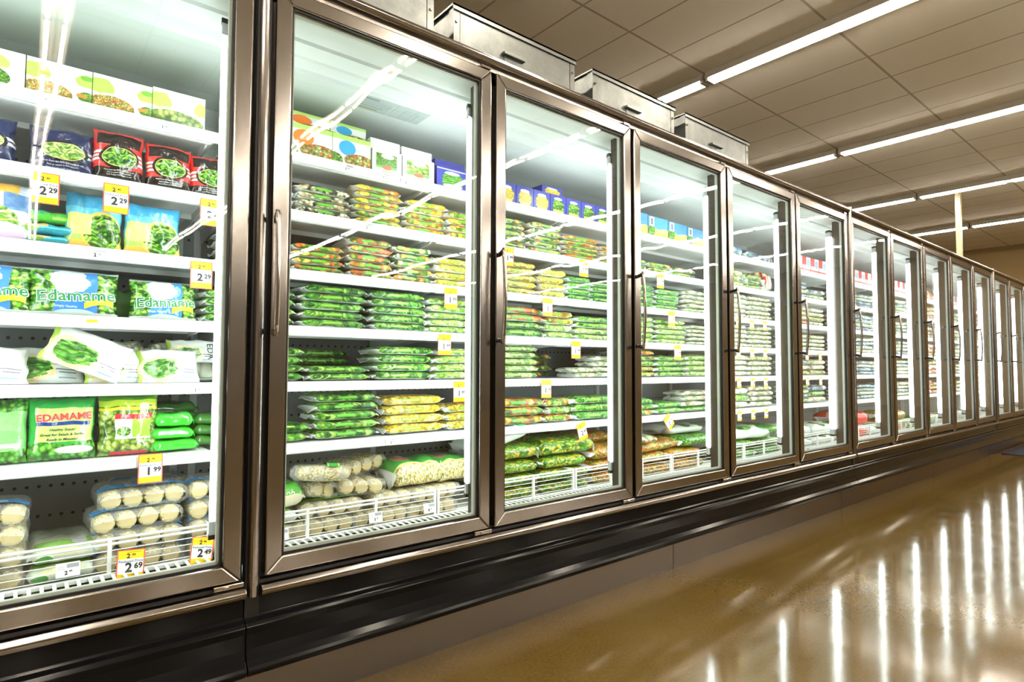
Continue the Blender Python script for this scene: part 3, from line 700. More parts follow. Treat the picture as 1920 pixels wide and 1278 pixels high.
# ------------------------------------------------------------------ cartons on the top shelf
def carton(name, x0, x1, z0, z1, mat, label, group, side, dy=0.0, depth=.12, yaw=0):
    w = x1 - x0; h = z1 - z0; V = []; F = []; I = []; UV = []
    b = MB().box(-w / 2, w / 2, 0, depth, 0, h)
    # front face gets its own vertices for UVs
    V = list(b.V); F = [f for k, f in enumerate(b.F) if k != 2]; I = [1] * len(F); n = len(V)
    V += [(-w / 2, 0, 0), (w / 2, 0, 0), (w / 2, 0, h), (-w / 2, 0, h)]; F.append((n, n + 1, n + 2, n + 3)); I.append(0)
    UV = [(0, 0)] * n + [(0, 0), (1, 0), (1, 1), (0, 1)]
    o = mesh(name, V, F, [mat, side], None, I, UV); o.location = ((x0 + x1) / 2, YF - .003 + dy, z0); o.rotation_euler = (0, 0, yaw)
    # tuck flap at the right edge
    MB().box(w / 2 - .0005, w / 2 + .0008, .004, depth - .004, h * .12, h * .9).build('tuck_flap', side, o)
    tag(o, label, 'frozen food box', group); return o
WCARD = plain('white_card', (.80, .82, .80), .5); GCARD = plain('green_card', (.35, .62, .10), .5); BCARD = plain('blue_card', (.04, .05, .30), .4); RCARD = plain('red_card', (.7, .04, .04), .5)
leafw = lambda tex: [('blob', (.12, .66, .24, .22), (.45, .72, .12)), ('blob', (.90, .66, .16, .18), (.45, .72, .12)), ('blob', (.92, .75, .12, .07), (.18, .45, .05)), ('ell', (.30, .12, .40, .30), tex), ('ell', (.92, .18, .14, .16), ('pod', 30, 1) if False else ('bean', 26, 2)), ('rect', (.76, .16, .92, .26), (.85, .25, .05))]
VEG_BOX = layered('carton_vegetable_mix', (.84, .90, .88), leafw(('carrot', 22, 1.0)), .35, aspect=1.5)
SPR_BOX = layered('carton_sprouts', (.84, .90, .86), [('blob', (.12, .66, .24, .22), (.45, .72, .12)), ('blob', (.92, .6, .14, .2), (.45, .72, .12)), ('ell', (.42, .12, .55, .30), ('sprout', 8, 1.0))], .35, aspect=1.5)
PEA_BOX = layered('carton_pods', (.84, .90, .86), [('blob', (.5, .66, .30, .22), (.45, .72, .12)), ('ell', (.3, .2, .5, .35), ('bean', 20, 2))], .35, aspect=1.5)
g1 = 'white cartons on the top shelf behind the first door'
carton('vegetable_carton', -.80, -.662, 1.676, 1.772, VEG_BOX, 'white carton with green leaves at the far left edge, top shelf, out of sight', g1, GCARD)
carton('vegetable_carton', -.660, -.514, 1.676, 1.771, PEA_BOX, 'white carton with peas picture at the left edge of the picture, top shelf', g1, GCARD)
carton('vegetable_carton', -.511, -.368, 1.676, 1.771, VEG_BOX, 'white carton with diced carrot mix, left of the two alike, top shelf', g1, GCARD)
carton('vegetable_carton', -.366, -.222, 1.676, 1.772, VEG_BOX, 'white carton with diced carrot mix, right of the two alike, top shelf', g1, GCARD)
carton('sprout_carton', -.220, -.078, 1.676, 1.777, SPR_BOX, 'white carton with brussels sprouts picture, rightmost on top shelf, first door', g1, GCARD)
def dot(c, tex): return [('rect', (0, .84, 1, 1), (.45, .72, .16)), ('ell', (.38, .58, .22, .26), c), ('ell', (.72, .18, .42, .26), tex), ('ell', (.05, .10, .22, .26), ('bean', 12, 2))]
ORB = layered('carton_orange_dot', (.84, .87, .88), dot((.95, .22, .03), ('carrot', 12, 1.0)), .35, aspect=1.3)
BLB = layered('carton_blue_dot', (.84, .87, .88), dot((.02, .38, .80), ('carrot', 12, 1.0)), .35, aspect=1.3)
def pic(tex): return [('rect', (.12, .30, .84, .84), tex), ('ell', (.52, .74, .22, .10), (.85, .87, .85)), ('rect', (.12, .22, .84, .32), (.12, .50, .06)), ('ell', (.50, .26, .17, .09), (.88, .12, .06)), ('rect', (.35, .08, .68, .13), (.45, .70, .15))]
BNB = layered('carton_beans_picture', (.84, .86, .85), pic(('bean', 20, 3)), .35); SNB = layered('carton_sprout_picture', (.84, .86, .85), pic(('lime', 10, 1)), .35)
BLUEP = layered('carton_blue_peas', (.035, .05, .34), [('blob', (.52, .42, .36, .40), ('pea', 26, 1)), ('ell', (.5, .74, .24, .08), (.82, .85, .85)), ('ell', (.52, .14, .32, .09), (.55, .62, .60)), ('rect', (0, .88, 1, .93), (.5, .55, .7))], .3)
BLUEC = layered('carton_blue_corn', (.035, .05, .34), [('blob', (.52, .42, .38, .40), ('corn', 30, 1)), ('ell', (.5, .78, .26, .08), (.82, .85, .85)), ('ell', (.52, .12, .30, .07), (.75, .68, .2))], .3)
BLUES = layered('carton_blue_spinach', (.035, .05, .34), [('blob', (.52, .42, .38, .40), ('bean', 14, 1)), ('ell', (.5, .80, .26, .07), (.82, .85, .85)), ('ell', (.52, .12, .34, .08), (.8, .7, .1))], .3)
g2 = 'cartons on the top shelf behind the second door'
for (x0, x1, z0, z1, mt, lb, sd, dy) in [
  (-.01, .168, 1.676, 1.782, ORB, 'white orange-dot carton, lower row, cut off by the second door frame', WCARD, 0), (.170, .335, 1.676, 1.782, ORB, 'white carton with orange dot and carrots, lower row, second door top shelf', GCARD, 0),
  (.337, .484, 1.676, 1.782, BLB, 'white carton with big blue dot, lower row, second door top shelf', GCARD, 0), (.008, .178, 1.783, 1.845, ORB, 'orange-dot carton lying on the cut-off one, second door top shelf', GCARD, .05), (.180, .345, 1.783, 1.845, ORB, 'orange-dot carton set back on top of another, second door top shelf', GCARD, .05),
  (.348, .488, 1.783, 1.845, BLB, 'blue-dot carton set back on top of the big blue dot one', GCARD, .05), (.492, .614, 1.676, 1.766, BNB, 'white carton with green bean picture, lower row, second door', WCARD, 0), (.498, .622, 1.767, 1.815, WCARD, 'plain white carton top lying on the green bean carton', WCARD, .03),
  (.620, .762, 1.676, 1.766, SNB, 'white carton with sprouts picture, lower row, second door', WCARD, 0), (.63, .768, 1.767, 1.812, WCARD, 'plain white carton top lying on the sprouts picture carton', WCARD, .03),
  (.775, .925, 1.676, 1.762, BLUEP, 'blue carton with peas picture at the right end of second door', BCARD, 0), (.785, .93, 1.763, 1.80, BCARD, 'dark blue carton lying on the blue peas carton', BCARD, .03), (.76, .90, 1.763, 1.815, WCARD, 'white carton standing behind the blue cartons', WCARD, .16)]:
    carton('vegetable_carton', x0, x1, z0, z1, mt, lb, g2, sd, dy)
g3 = 'blue cartons on the top shelf behind the third door'
for k in range(8):
    x0 = .985 + k * .105
    corn = k < 4
    nm = ['far left', 'second', 'third', 'fourth', 'fifth', 'sixth', 'seventh', 'rightmost'][k]
    carton('vegetable_carton', x0, x0 + .102, 1.676, 1.765, BLUEC if corn else BLUES, f'blue carton with {"yellow corn" if corn else "green spinach"} picture, {nm} in the row, third door', g3, BCARD)
carton('vegetable_carton', 1.37, 1.50, 1.766, 1.806, BLUEC, 'single blue carton lying on top of the row, third door', g3, BCARD, .02)
SKY = layered('carton_blue_sky', (.06, .30, .75), [('wave', (.42, .05, 9, 0), (.95, .55, .10)), ('ell', (.15, .30, .20, .26), ('pea', 16, 1)), ('rect', (.08, .50, .30, .98), (.70, .75, .75)), ('rect', (.14, .58, .24, .90), (.12, .15, .2)), ('ell', (.7, .3, .22, .12), (1, .75, .2))], .3)
for k in range(4):
    carton('vegetable_carton', 1.96 + k * .185, 2.14 + k * .185, 1.676, 1.79 - .004 * k, SKY, f'sky blue and orange carton, {ORD[k + 1]} in the row on the top shelf, fourth door', 'sky blue cartons on the top shelf behind the fourth door', BCARD)
REDB = layered('carton_red_white', (.86, .86, .86), [('rect', (0, .45, .45, 1), (.80, .03, .04)), ('ell', (.72, .6, .22, .25), (.35, .55, .75)), ('rect', (0, .1, 1, .2), (.8, .1, .1))], .3)
for door, a, n in ((6, 3.86, 5), (7, 4.78, 5), (8, 5.72, 4), (10, 7.45, 4)):
    for k in range(n):
        carton('pizza_carton', a + k * .14, a + .135 + k * .14, 1.676, 1.79, REDB, f'red and white carton, {ORD[k + 1]} in the top shelf row, {ORD[door]} door', f'red and white cartons behind the {ORD[door]} door', RCARD)
for k in range(3): bag('blue', 2.98 + k * .2, 3.17 + k * .2, YF, 1.677, .07 - .01 * k, f'blue and orange bag, {ORD[k + 1]} along the top shelf, fifth door', 'blue bags on the top shelf behind the fifth door', yaw=.1)
for k in range(3): bag('redbag', 6.66 + k * .22, 6.86 + k * .22, YF, 1.677, .11, f'red bag, {ORD[k + 1]} along the top shelf, ninth door', 'red bags on the top shelf behind the ninth door')
bag('white', 2.44, 2.66, YF + .12, 1.78, .05, 'white bag of greens lying on the sky blue cartons, fourth door')
bag('redbag', 3.40, 3.56, YF, 1.476, .13, 'dark red bag leaning at the lamp, second shelf, fifth door', yaw=.2)

# ------------------------------------------------------------------ standing printed bags behind the first door
def upright(name, xc, z, w, h, t, mat, label, group, lean=.16, dy=0.0, rz=0.0, seed=1, end=None, flat=0, sealtop=True):
    """pillow bag standing on its edge, printed side to the aisle; returns (object, surface function)"""
    nu, nv = 22, 18; V = []; F = []; UV = []; I = []
    def prof(u, v):
        a = max(0.0, 1 - abs(2 * u - 1) ** 2.6) ** .5; b_ = max(0.0, 1 - abs(2 * v - 1) ** 3.2) ** .5
        return t / 2 * a * b_
    def wr(u, v): return noise.noise(Vector((u * 5 + seed * 3, v * 5, seed))) * .006 + noise.noise(Vector((u * 13 + seed, v * 11, 3))) * .0025
    for side in (0, 1):
        for i in range(nu + 1):
            for j in range(nv + 1):
                u, v = i / nu, j / nv; e = prof(u, v); k = min(1, 3 * e / t)
                x = (u - .5) * w * (1 - .05 * math.sin(PI * v)) + noise.noise(Vector((seed, v * 4, u))) * .006; zz = v * h + noise.noise(Vector((u * 4, seed, 0))) * .005 * (1 if v > .5 else 0)
                y = (-e - wr(u, v) * k) if side == 0 else (e * .7 + .0012)
                V.append((x, y, zz)); UV.append((u, v))
    n1 = (nu + 1) * (nv + 1)
    for i in range(nu):
        for j in range(nv):
            a = i * (nv + 1) + j; q = (a, a + nv + 1, a + nv + 2, a + 1)
            edge = j == 0 or j == nv - 1 if sealtop else False
            F.append(q); I.append(1 if edge and end else 0); F.append(tuple(x + n1 for x in reversed(q))); I.append(1 if end else 0)
    ring = [i * (nv + 1) for i in range(nu + 1)] + [nu * (nv + 1) + j for j in range(1, nv + 1)] + [i * (nv + 1) + nv for i in range(nu - 1, -1, -1)] + [j for j in range(nv - 1, 0, -1)]
    for a, b_ in zip(ring, ring[1:] + ring[:1]): F.append((b_, a, a + n1, b_ + n1)); I.append(0)
    o = mesh(name, V, F, [mat] + ([end] if end else []), None, I if end else None, UV, True)
    o.location = (xc, YF + t / 2 + dy, z); o.rotation_euler = (-lean, rz, 0)
    tag(o, label, 'frozen food bag', group)
    def surf(X, Z):
        u = X / w + .5; v = Z / h; u = min(max(u, 0), 1); v = min(max(v, 0), 1); e = prof(u, v)
        return -e - wr(u, v) * min(1, 3 * e / t) - .0016
    return o, surf
WINK = plain('white_print', (.85, .88, .86), .4); REDINK = plain('red_print', (.75, .04, .03), .35); GRINK = plain('green_print', (.01, .22, .05), .35)
CLEAR = plain('milky_film_edge', (.55, .60, .56), .2, 0, .4)
def striped(name, base, dark, pal):
    st = [('rect', (0, .50, 1, .545), (.85, .86, .86)), ('rect', (0, .42, 1, .465), (.85, .86, .86)), ('rect', (0, .34, 1, .385), (.85, .86, .86)), ('rect', (0, .0, 1, .22), dark), ('rect', (.06, .66, .94, .90), dark), ('rect', (.06, .62, .94, .635), (.5, .02, .02))]
    if base[2] > base[0]: st = [('rect', (.75, .36, 1, .42), (.6, .62, .66)), ('rect', (.75, .46, 1, .52), (.6, .62, .66))]
    return layered(name, base, st + [('ell', (.5, .44, .40, .24), dark), ('ell', (.5, .44, .345, .195), (.75, .6, .2)), ('ell', (.5, .44, .335, .185), pal)], .2, .5, .5)
PODT = ('pod', 9, 2) if False else ('bean', 10, 2.2)
REDS = striped('bag_red_stripe', (.70, .035, .03), (.012, .008, .008), PODT)
NAVY = striped('bag_navy', (.012, .022, .085), (.006, .008, .02), ('lime', 10, 2.2))
def smallprint(o, sf, h, w, mat, z0=.13, n=4, size=.0062):
    tx = ['fresh from the field and ready to eat', 'boil or steam in five minutes', 'keep frozen until ready to use', 'soybeans in the pod'][:n]
    for k, s_ in enumerate(tx): text(s_, size, mat, o, (0, 0, h * (z0 + .02) - k * size * 1.25 + .004), 'small_print', wrap=sf)
for xc, lb, sd in ((-.60, 'dark navy edamame bag with oval window, leftmost on second shelf, first door', 3), (-.425, 'dark navy edamame bag with oval window, next to the red striped bags', 4)):
    o, sf = upright('edamame_bag', xc, 1.476, .150, .135, .05, NAVY, lb, 'navy edamame bags', .22, .01, seed=sd); smallprint(o, sf, .135, .15, WINK)
for k, (xc, hh) in enumerate(((-.296, .158), (-.166, .150), (-.045, .140))):
    o, sf = upright('edamame_bag', xc, 1.476, .126, hh, .052, REDS, f'red edamame bag with white stripes, {["left", "middle", "right"][k]} of three on second shelf, first door', 'red striped edamame bags', .18, .0 + .004 * k, seed=7 + k)
    smallprint(o, sf, hh, .12, WINK, n=3, size=.005)
SKYB = layered('bag_sky_blue', (.10, .48, .68), [('rect', (0, .72, 1, 1), (.03, .32, .58)), ('wave', (.24, .05, 7, 1), (.35, .62, .12)), ('wave', (.10, .03, 9, 0), (.85, .45, .08)), ('ell', (.64, .30, .37, .36), (.85, .50, .10)), ('ell', (.66, .29, .34, .32), PODT), ('rect', (.03, .22, .46, .60), (.62, .80, .20))], .2, .5, .5)
o, _ = upright('edamame_bag', -.350, 1.274, .135, .158, .045, SKYB, 'sky blue edamame bag with lime square, left of the pair on third shelf', 'sky blue edamame bags', .10, .0, seed=12)
o, _ = upright('edamame_bag', -.206, 1.274, .148, .152, .048, SKYB, 'sky blue edamame bag with lime square, right of the pair on third shelf', 'sky blue edamame bags', .12, .0, seed=13)
LAV = layered('bag_lavender', (.50, .55, .66), [('rect', (.0, .80, .8, 1), (.72, .40, .06)), ('rect', (.6, .5, 1, .8), (.10, .22, .45)), ('ell', (.4, .28, .42, .30), ('lime', 12, 2)), ('blob', (.5, .12, .5, .16), (.62, .45, .62))], .2, .5, .4)
o, _ = upright('vegetable_bag', -.56, 1.274, .15, .155, .05, LAV, 'lavender and green bag at the left edge of the third shelf', None, .1, .0, seed=15)
KIND['teal'] = ('edamame_bag', 'teal bag', layered('bag_teal', (.02, .28, .36), [('ell', (.3, .55, .25, .06), (.75, .35, .12)), ('rect', (.4, .5, 1, .53), (.1, .5, .65)), ('ell', (.2, .48, .2, .05), (.12, .3, .05))], .15, .6, .5))
KIND['greenpack'] = ('edamame_bag', 'bright green bag', layered('bag_green_pack', (.07, .40, .04), [('ell', (.25, .60, .2, .08), (.03, .3, .18)), ('rect', (.5, .46, 1, .50), (.3, .6, .1))], .15, .6, .5))
bag('teal', -.505, -.405, YF, 1.274, .025, 'dark teal bag at the bottom of the flat pile, third shelf, first door', 'flat pile of bags', yaw=.05)
bag('teal', -.52, -.385, YF + .01, 1.298, .034, 'teal bag with orange patch in the middle of the flat pile', 'flat pile of bags', yaw=-.08)
bag('greenpack', -.51, -.388, YF + .02, 1.331, .04, 'bright green bag on top of the flat pile, third shelf, first door', 'flat pile of bags', yaw=.06)
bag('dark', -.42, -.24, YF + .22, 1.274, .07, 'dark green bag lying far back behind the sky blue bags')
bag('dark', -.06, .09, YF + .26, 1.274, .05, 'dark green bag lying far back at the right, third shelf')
EDA = layered('bag_edamame_blue', ('lime', 14, 1), [('rect', (.27, 0, .76, 1), (.05, .25, .68)), ('ell', (.45, .72, .22, .30), (.62, .76, .88)), ('rect', (.27, .0, .76, .22), (.04, .25, .6)), ('ell', (.5, .04, .22, .10), (.45, .65, .85))], .2, .5, .5)
EDA = layered('bag_edamame_blue', ('bean', 16, 1), [('rect', (.27, 0, .76, 1), (.04, .22, .66)), ('blob', (.44, .72, .22, .26), (.62, .76, .88)), ('ell', (.5, .02, .24, .10), (.45, .65, .85))], .2, .5, .5)
YBAN = plain('yellow_banner', (.95, .62, .02), .4)
for k, (xc, w, lb, sd) in enumerate(((-.575, .19, 'Edamame bag with blue label at the left edge, fourth shelf, first door', 20), (-.388, .205, 'Edamame bag with blue label, whole one in the middle of fourth shelf', 21), (-.170, .178, 'Edamame bag with blue label, right of the whole one on fourth shelf', 22))):
    o, sf = upright('edamame_bag', xc, 1.082, w, .128 if k < 2 else .118, .05, EDA, lb, 'blue label Edamame bags on fourth shelf', .14, .0, seed=sd, end=CLEAR)
    h = .128 if k < 2 else .118
    text('Edamame', .044 * w / .2, WINK, o, (0.004, 0, h * .40), 'lettering_outline', bold=.0022, wrap=lambda X, Z, sf=sf: sf(X, Z) - .0003, rot=.06, sx=1.02)
    text('Edamame', .044 * w / .2, GRINK, o, (0.004, 0, h * .40), 'lettering', bold=.0006, wrap=lambda X, Z, sf=sf: sf(X, Z) - .0012, rot=.06, sx=1.02)
    text('Simply Healthy', .0085, WINK, o, (-.02, 0, h * .17), 'small_print', wrap=sf, rot=.0)
    V = []; F = []
    for i in range(11):
        X = .02 * w / .2 + i / 10 * .066 * w / .2; Zc = h * (.13 + .10 * math.sin(PI * i / 10 * .8))
        for dz in (0, .016): V.append((X, sf(X, Zc + dz) - .001, Zc + dz))
    for i in range(10): F.append((2 * i, 2 * i + 2, 2 * i + 3, 2 * i + 1))
    mesh('yellow_ribbon', V, F, YBAN, o)
for k in range(4): bag('bean', -.075, .10, YF + .01, 1.082 + k * .026, .027, f'small bean bag, {["bottom", "lower middle", "upper middle", "topmost"][k]} one at right end of fourth shelf, first door', 'green bean stack at the right end of fourth shelf', yaw=.1)
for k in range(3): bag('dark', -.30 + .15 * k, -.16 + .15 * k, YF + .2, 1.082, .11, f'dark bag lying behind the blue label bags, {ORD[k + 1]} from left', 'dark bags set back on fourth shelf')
POUCH = layered('pouch_white_green', (.78, .81, .79), [('rect', (0, 0, .07, 1), (.45, .68, .08)), ('blob', (.33, .36, .36, .36), (.90, .78, .42)), ('blob', (.36, .36, .27, .28), ('pea', 8, 2.0)), ('rect', (.68, .30, .92, .33), (.2, .2, .25)), ('rect', (.72, .22, .92, .25), (.2, .2, .25)), ('rect', (.70, .08, .9, .11), (.25, .4, .65))], .25, .4, .4)
for k, (xc, w, rz, ln, dy, lb, dz) in enumerate(((-.575, .19, 0, .55, .0, 'white pouch with cream swirl at the left edge, fifth shelf, first door', 0), (-.455, .20, 0, .5, .06, 'white pouch behind the tilted one, its lime edge showing, fifth shelf', .01), (-.375, .195, .40, .25, -.012, 'white pouch tilted across the shelf edge, showing edamame picture', -.012),
      (-.285, .15, 0, .5, .02, 'white pouch with edamame picture, right beside the tilted one', .0), (-.150, .165, 0, .5, .0, 'white pouch with edamame picture and lime edge, rightmost at the front', .0))):
    o, sf = upright('edamame_pouch', xc, .894 + (0.035 if rz else 0), w, .112, .042, POUCH, lb, 'white edamame pouches on the fifth shelf', ln, dy, rz, seed=30 + k)
    text('Ready to eat', .008, INK_BLUE, o, (w * .22, 0, .05), 'small_print', wrap=sf)
o, sf = upright('edamame_pouch', -.07, .955, .15, .075, .03, POUCH, 'white pouch printed EDAMAME sideways, set back above the front ones', None, .25, .10, seed=41); text('EDA', .028, INK, o, (.05, 0, .035), wrap=sf, rot=-1.5)
for k in range(2): bag('pale', -.36 + k * .17, -.19 + k * .17, YF + .17, .97, .05, f'olive-brown bag lying deep on the fifth shelf, {["left", "right"][k]} of two', 'olive bags deep on fifth shelf')
for k in range(3): bag('white', -.55 + k * .2, -.36 + k * .2, YF + .16, .894, .075, f'white bag lying under the olive bags deep on the fifth shelf, {ORD[k + 1]} from left', 'white bags deep on the fifth shelf')
# sixth shelf
GE = layered('bag_green_edamame', (.03, .36, .06), [('rect', (.10, .28, .97, .82), (.50, .70, .18)), ('rect', (.10, .54, .92, .60), (.015, .04, .25)), ('wave', (.26, .03, 8, 0), ('pea', 13, 1)), ('ell', (.68, .15, .28, .06), (.75, .80, .72))], .15, .6, .5)
o, sf = upright('edamame_bag', -.405, .686, .152, .170, .055, GE, 'green bag printed EDAMAME in red letters, sixth shelf, first door', None, .12, .0, seed=51)
text('EDAMAME', .0265, WINK, o, (.004, 0, .114), 'lettering_outline', bold=.0014, wrap=lambda X, Z: sf(X, Z) - .0003, rot=.04); text('EDAMAME', .0265, REDINK, o, (.004, 0, .114), bold=.0008, wrap=lambda X, Z: sf(X, Z) - .0011, rot=.04)
for k, s_ in enumerate(('Healthy Snack!', 'Great for Salads & Stirfry', 'Ready in Minutes!')): text(s_, .0095, INK, o, (0, 0, .080 - .013 * k), 'small_print', wrap=sf, shear=.2, bold=.0002)
GP_ = layered('bag_green_plain', (.22, .58, .18), [('wave', (.20, .02, 8, 0), ('pea', 13, 1)), ('rect', (0, .24, .9, .30), (.8, .84, .8)), ('rect', (.0, .80, 1, 1), ('pea', 13, 1))], .2, .6, .5)
upright('edamame_bag', -.545, .686, .135, .168, .055, GP_, 'light green bag cut off by the left edge of the sixth shelf', None, .12, -.004, seed=52)
upright('edamame_bag', -.63, .686, .12, .165, .05, GP_, 'light green bag farthest left on the sixth shelf, almost out of sight', None, .12, .01, seed=57)
PODB = layered('bag_soy_pods', ('sprout', 11, 1.2), [('side', ('>', .90), (.10, .30, .03)), ('rect', (0, .80, 1, .90), (.45, .60, .04)), ('rect', (0, .73, 1, .78), (.80, .70, .03)), ('rect', (.26, .26, .88, .60), (.80, .82, .80)), ('rect', (.26, .58, .88, .66), (.60, .03, .04)), ('rect', (.56, .28, .88, .58), (.30, .58, .06)), ('ell', (.41, .38, .13, .08), ('bean', 30, 2)), ('rect', (.2, .0, .8, .06), (.55, .02, .05))], .12, .6, .6)
upright('edamame_bag', -.250, .686, .150, .175, .055, PODB, 'clear bag full of soybean pods with yellow top and red band, sixth shelf', None, .10, .0, seed=53)
for k, (h, w0) in enumerate(((.036, -.205), (.036, -.20), (.045, -.185))): bag('bright', w0, w0 + .135 - .012 * k, YF + .005, .686 + k * .036, h, f'shiny bright green bag, {["bottom", "middle", "top"][k]} of the pile of three, sixth shelf', 'shiny green pile of three', yaw=.12 - .1 * k)
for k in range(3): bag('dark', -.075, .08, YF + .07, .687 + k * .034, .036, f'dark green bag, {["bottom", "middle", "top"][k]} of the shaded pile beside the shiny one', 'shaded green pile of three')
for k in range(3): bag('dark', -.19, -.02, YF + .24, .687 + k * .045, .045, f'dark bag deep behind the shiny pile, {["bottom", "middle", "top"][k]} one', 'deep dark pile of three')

# ------------------------------------------------------------------ corn cobs in film packs
BANDB = layered('pack_band_blue', (.05, .28, .62), [('rect', (.3, .2, .8, .8), (.35, .55, .8)), ('rect', (.35, .4, .7, .6), (.03, .1, .3))], .25)
BANDG = layered('pack_band_green', (.06, .40, .06), [('rect', (.0, .08, 1, .14), (.85, .75, .2)), ('rect', (.0, .86, 1, .92), (.85, .75, .2))], .25)
def cob_mesh(L, r):
    V = []; F = []; I = []; n = 14; R = [(0, .45), (.004, .86), (.02, 1), (.5, 1.04), (.85, .93), (.97, .75), (1, .35)]
    for a, s_ in R:
        for j in range(n):
            t = 2 * PI * j / n; V.append((r * s_ * math.cos(t), a * L, r * s_ * math.sin(t)))
    for k in range(len(R) - 1):
        for j in range(n): F.append((k * n + j, k * n + (j + 1) % n, (k + 1) * n + (j + 1) % n, (k + 1) * n + j)); I.append(1 if k == 0 else 0)
    F.append(tuple(range(n))[::-1]); I.append(1); F.append(tuple(range((len(R) - 1) * n, len(R) * n))); I.append(0)
    me = bpy.data.meshes.new('corn_cob'); me.from_pydata(V, [], F); me.materials.append(COB); me.materials.append(COBEND); me.polygons.foreach_set('material_index', I); me.polygons.foreach_set('use_smooth', [True] * len(F)); me.update(); return me
COBM = cob_mesh(.145, .0255)
def cobpack(loc, n, band, label, group, rot=(0, 0, 0), cat='pack of corn cobs', s=1.0, film_=True):
    t = empty('corn_cob_pack', loc); t.rotation_euler = rot; t.scale = (s, s, s); r = .0265
    for k in range(n):
        c = bpy.data.objects.new('corn_cob', COBM); COL.objects.link(c); c.parent = t; c.location = ((k - (n - 1) / 2) * .054, .01 + rb.uniform(-.004, .006), r + rb.uniform(-.001, .002)); c.rotation_euler = (0, rb.uniform(0, 6), rb.uniform(-.06, .06))
    w = n * .054 + .008
    if film_:
        f = bpy.data.objects.new('film_wrap', filmmesh(n)); COL.objects.link(f); f.parent = t; f.rotation_euler = (0, 0, 0)
    if band:
        V = []; UVs = []; F = []
        for i in range(9):
            X = -w / 2 + w * i / 8
            for j, Y in enumerate((.018, .062)):
                V.append((X, Y, 2 * r + .0085 - .006 * abs(math.sin(PI * (X + w / 2) / .054)) * 0 - (.010 if i in (0, 8) else 0))); UVs.append((i / 8, j))
        for i in range(8): F.append((2 * i, 2 * i + 2, 2 * i + 3, 2 * i + 1))
        mesh('printed_band', V, F, band, t, None, UVs, True)
    tag(t, label, cat, group); return t
_fm = {}
def filmmesh(n):
    if n not in _fm:
        V = []; F = []; w = n * .054 + .012; N = 20; M = 12; seed = n
        for i in range(M + 1):
            a = i / M; y = -.012 + a * .19; e = min(a, 1 - a); f = min(1, .35 + e / .1)
            for j in range(N):
                t = 2 * PI * j / N; c, s_ = math.cos(t), math.sin(t)
                x = math.copysign(abs(c) ** .35, c) * w / 2 * (.9 + .1 * f); z = .0275 + math.copysign(abs(s_) ** .6, s_) * .030 * f
                k = noise.noise(Vector((x * 60, y * 60, z * 60 + n))) * .003
                V.append((x + k, y, max(.0005, z + k)))
        for i in range(M):
            for j in range(N): F.append((i * N + j, i * N + (j + 1) % N, (i + 1) * N + (j + 1) % N, (i + 1) * N + j))
        me = bpy.data.meshes.new('film_wrap'); me.from_pydata(V, [], F); me.materials.append(FILM); me.polygons.foreach_set('use_smooth', [True] * len(F)); me.update(); _fm[n] = me
    return _fm[n]
zb = SHELF[7] + .001
gA = 'corn cob packs stacked in the bottom basket, first door'
cobpack((-.215, .372, zb), 4, BANDB, 'corn cob pack with blue band at the bottom behind the wire fence, first door', gA)
cobpack((-.218, .375, zb + .057), 4, BANDB, 'corn cob pack with blue band, second layer, first door', gA)
cobpack((-.222, .372, zb + .114), 4, BANDB, 'corn cob pack with blue band, four ends showing just above the fence', gA, (0, -.02, .05))
cobpack((-.208, .39, zb + .171), 4, BANDB, 'corn cob pack with blue band, topmost of the main pile, first door', gA, (.03, 0, .02))
for k in range(4): cobpack((-.035, .372 + .005 * k, zb + k * .057), 2, BANDB, f'two-cob corn pack at the right edge, {["bottom", "second", "third", "top"][k]} layer, first door', gA)
for k in range(3): cobpack((-.17, .57, zb + k * .057 + .05), 4, BANDB, f'corn cob pack set back behind the main pile, {["lower", "middle", "upper"][k]} one', gA)
for k in range(4): cobpack((-.585, .375, zb + k * .057), 4, BANDB if k == 3 else None, f'corn cob pack in the tall pile at the left edge, {["bottom", "second", "third", "top"][k]} layer', gA, (0, .03 * (k - 1), -.05))
KIND['cornpk'] = ('corn_bag', 'pale green corn bag', layered('bag_corn_pale', (.72, .80, .66), [('rect', (.1, .62, .9, .70), (.35, .66, .15)), ('ell', (.5, .56, .3, .05), (.85, .80, .5)), ('rect', (.2, .40, .8, .46), (.4, .5, .5)), ('rect', (.6, .66, .8, .74), (.8, .82, .82)), ('ell', (.2, .48, .12, .05), (.1, .35, .08))], .2, .5, .5))
bag('cornpk', -.475, -.315, .365, zb, .05, 'pale green corn bag low behind the fence, at bottom, first door', gA, d=.3); bag('cornpk', -.475, -.31, .37, zb + .05, .045, 'pale green corn bag lying on another, left of the cob packs', gA, d=.3, yaw=.05)
# second door basket
gB = 'corn packs in the bottom basket, second door'
bag('cornpk', .02, .245, .365, zb + .055, .05, 'pale blue-green corn bag at the left of the basket, second door', gB, d=.25)
for k, x in enumerate((.12, .33, .55, .77)): cobpack((x, .372, zb), 4, None, f'corn cob pack low behind the fence, {ORD[k + 1]} from left, second door', gB)
for k, x in enumerate((.36, .60, .80)): cobpack((x, .385, zb + .057), 4 if k != 1 else 3, BANDG if k == 0 else None, f'corn cob pack in second layer, {ORD[k + 1]} from left, second door', gB, (0, 0, .1 * (k - 1)))
OTC = layered('pack_on_the_cob', (.75, .72, .52), [('side', ('>', .52), (.10, .46, .06)), ('side', ('<', .40), (.8, .78, .62))], .2, .5, .5)
KIND['otc'] = ('corn_bag', 'green topped corn bag', OTC)
o = bag('otc', .045, .265, .37, zb + .105, .085, 'corn bag with green top printed on the Cob, left side, second door', gB, d=.2)
o.scale.x = abs(o.scale.x)
text('on the Cob', .0115, WINK, o, (.0, -.0835, .0195), bold=.0001, shear=.1, sx=2.3)
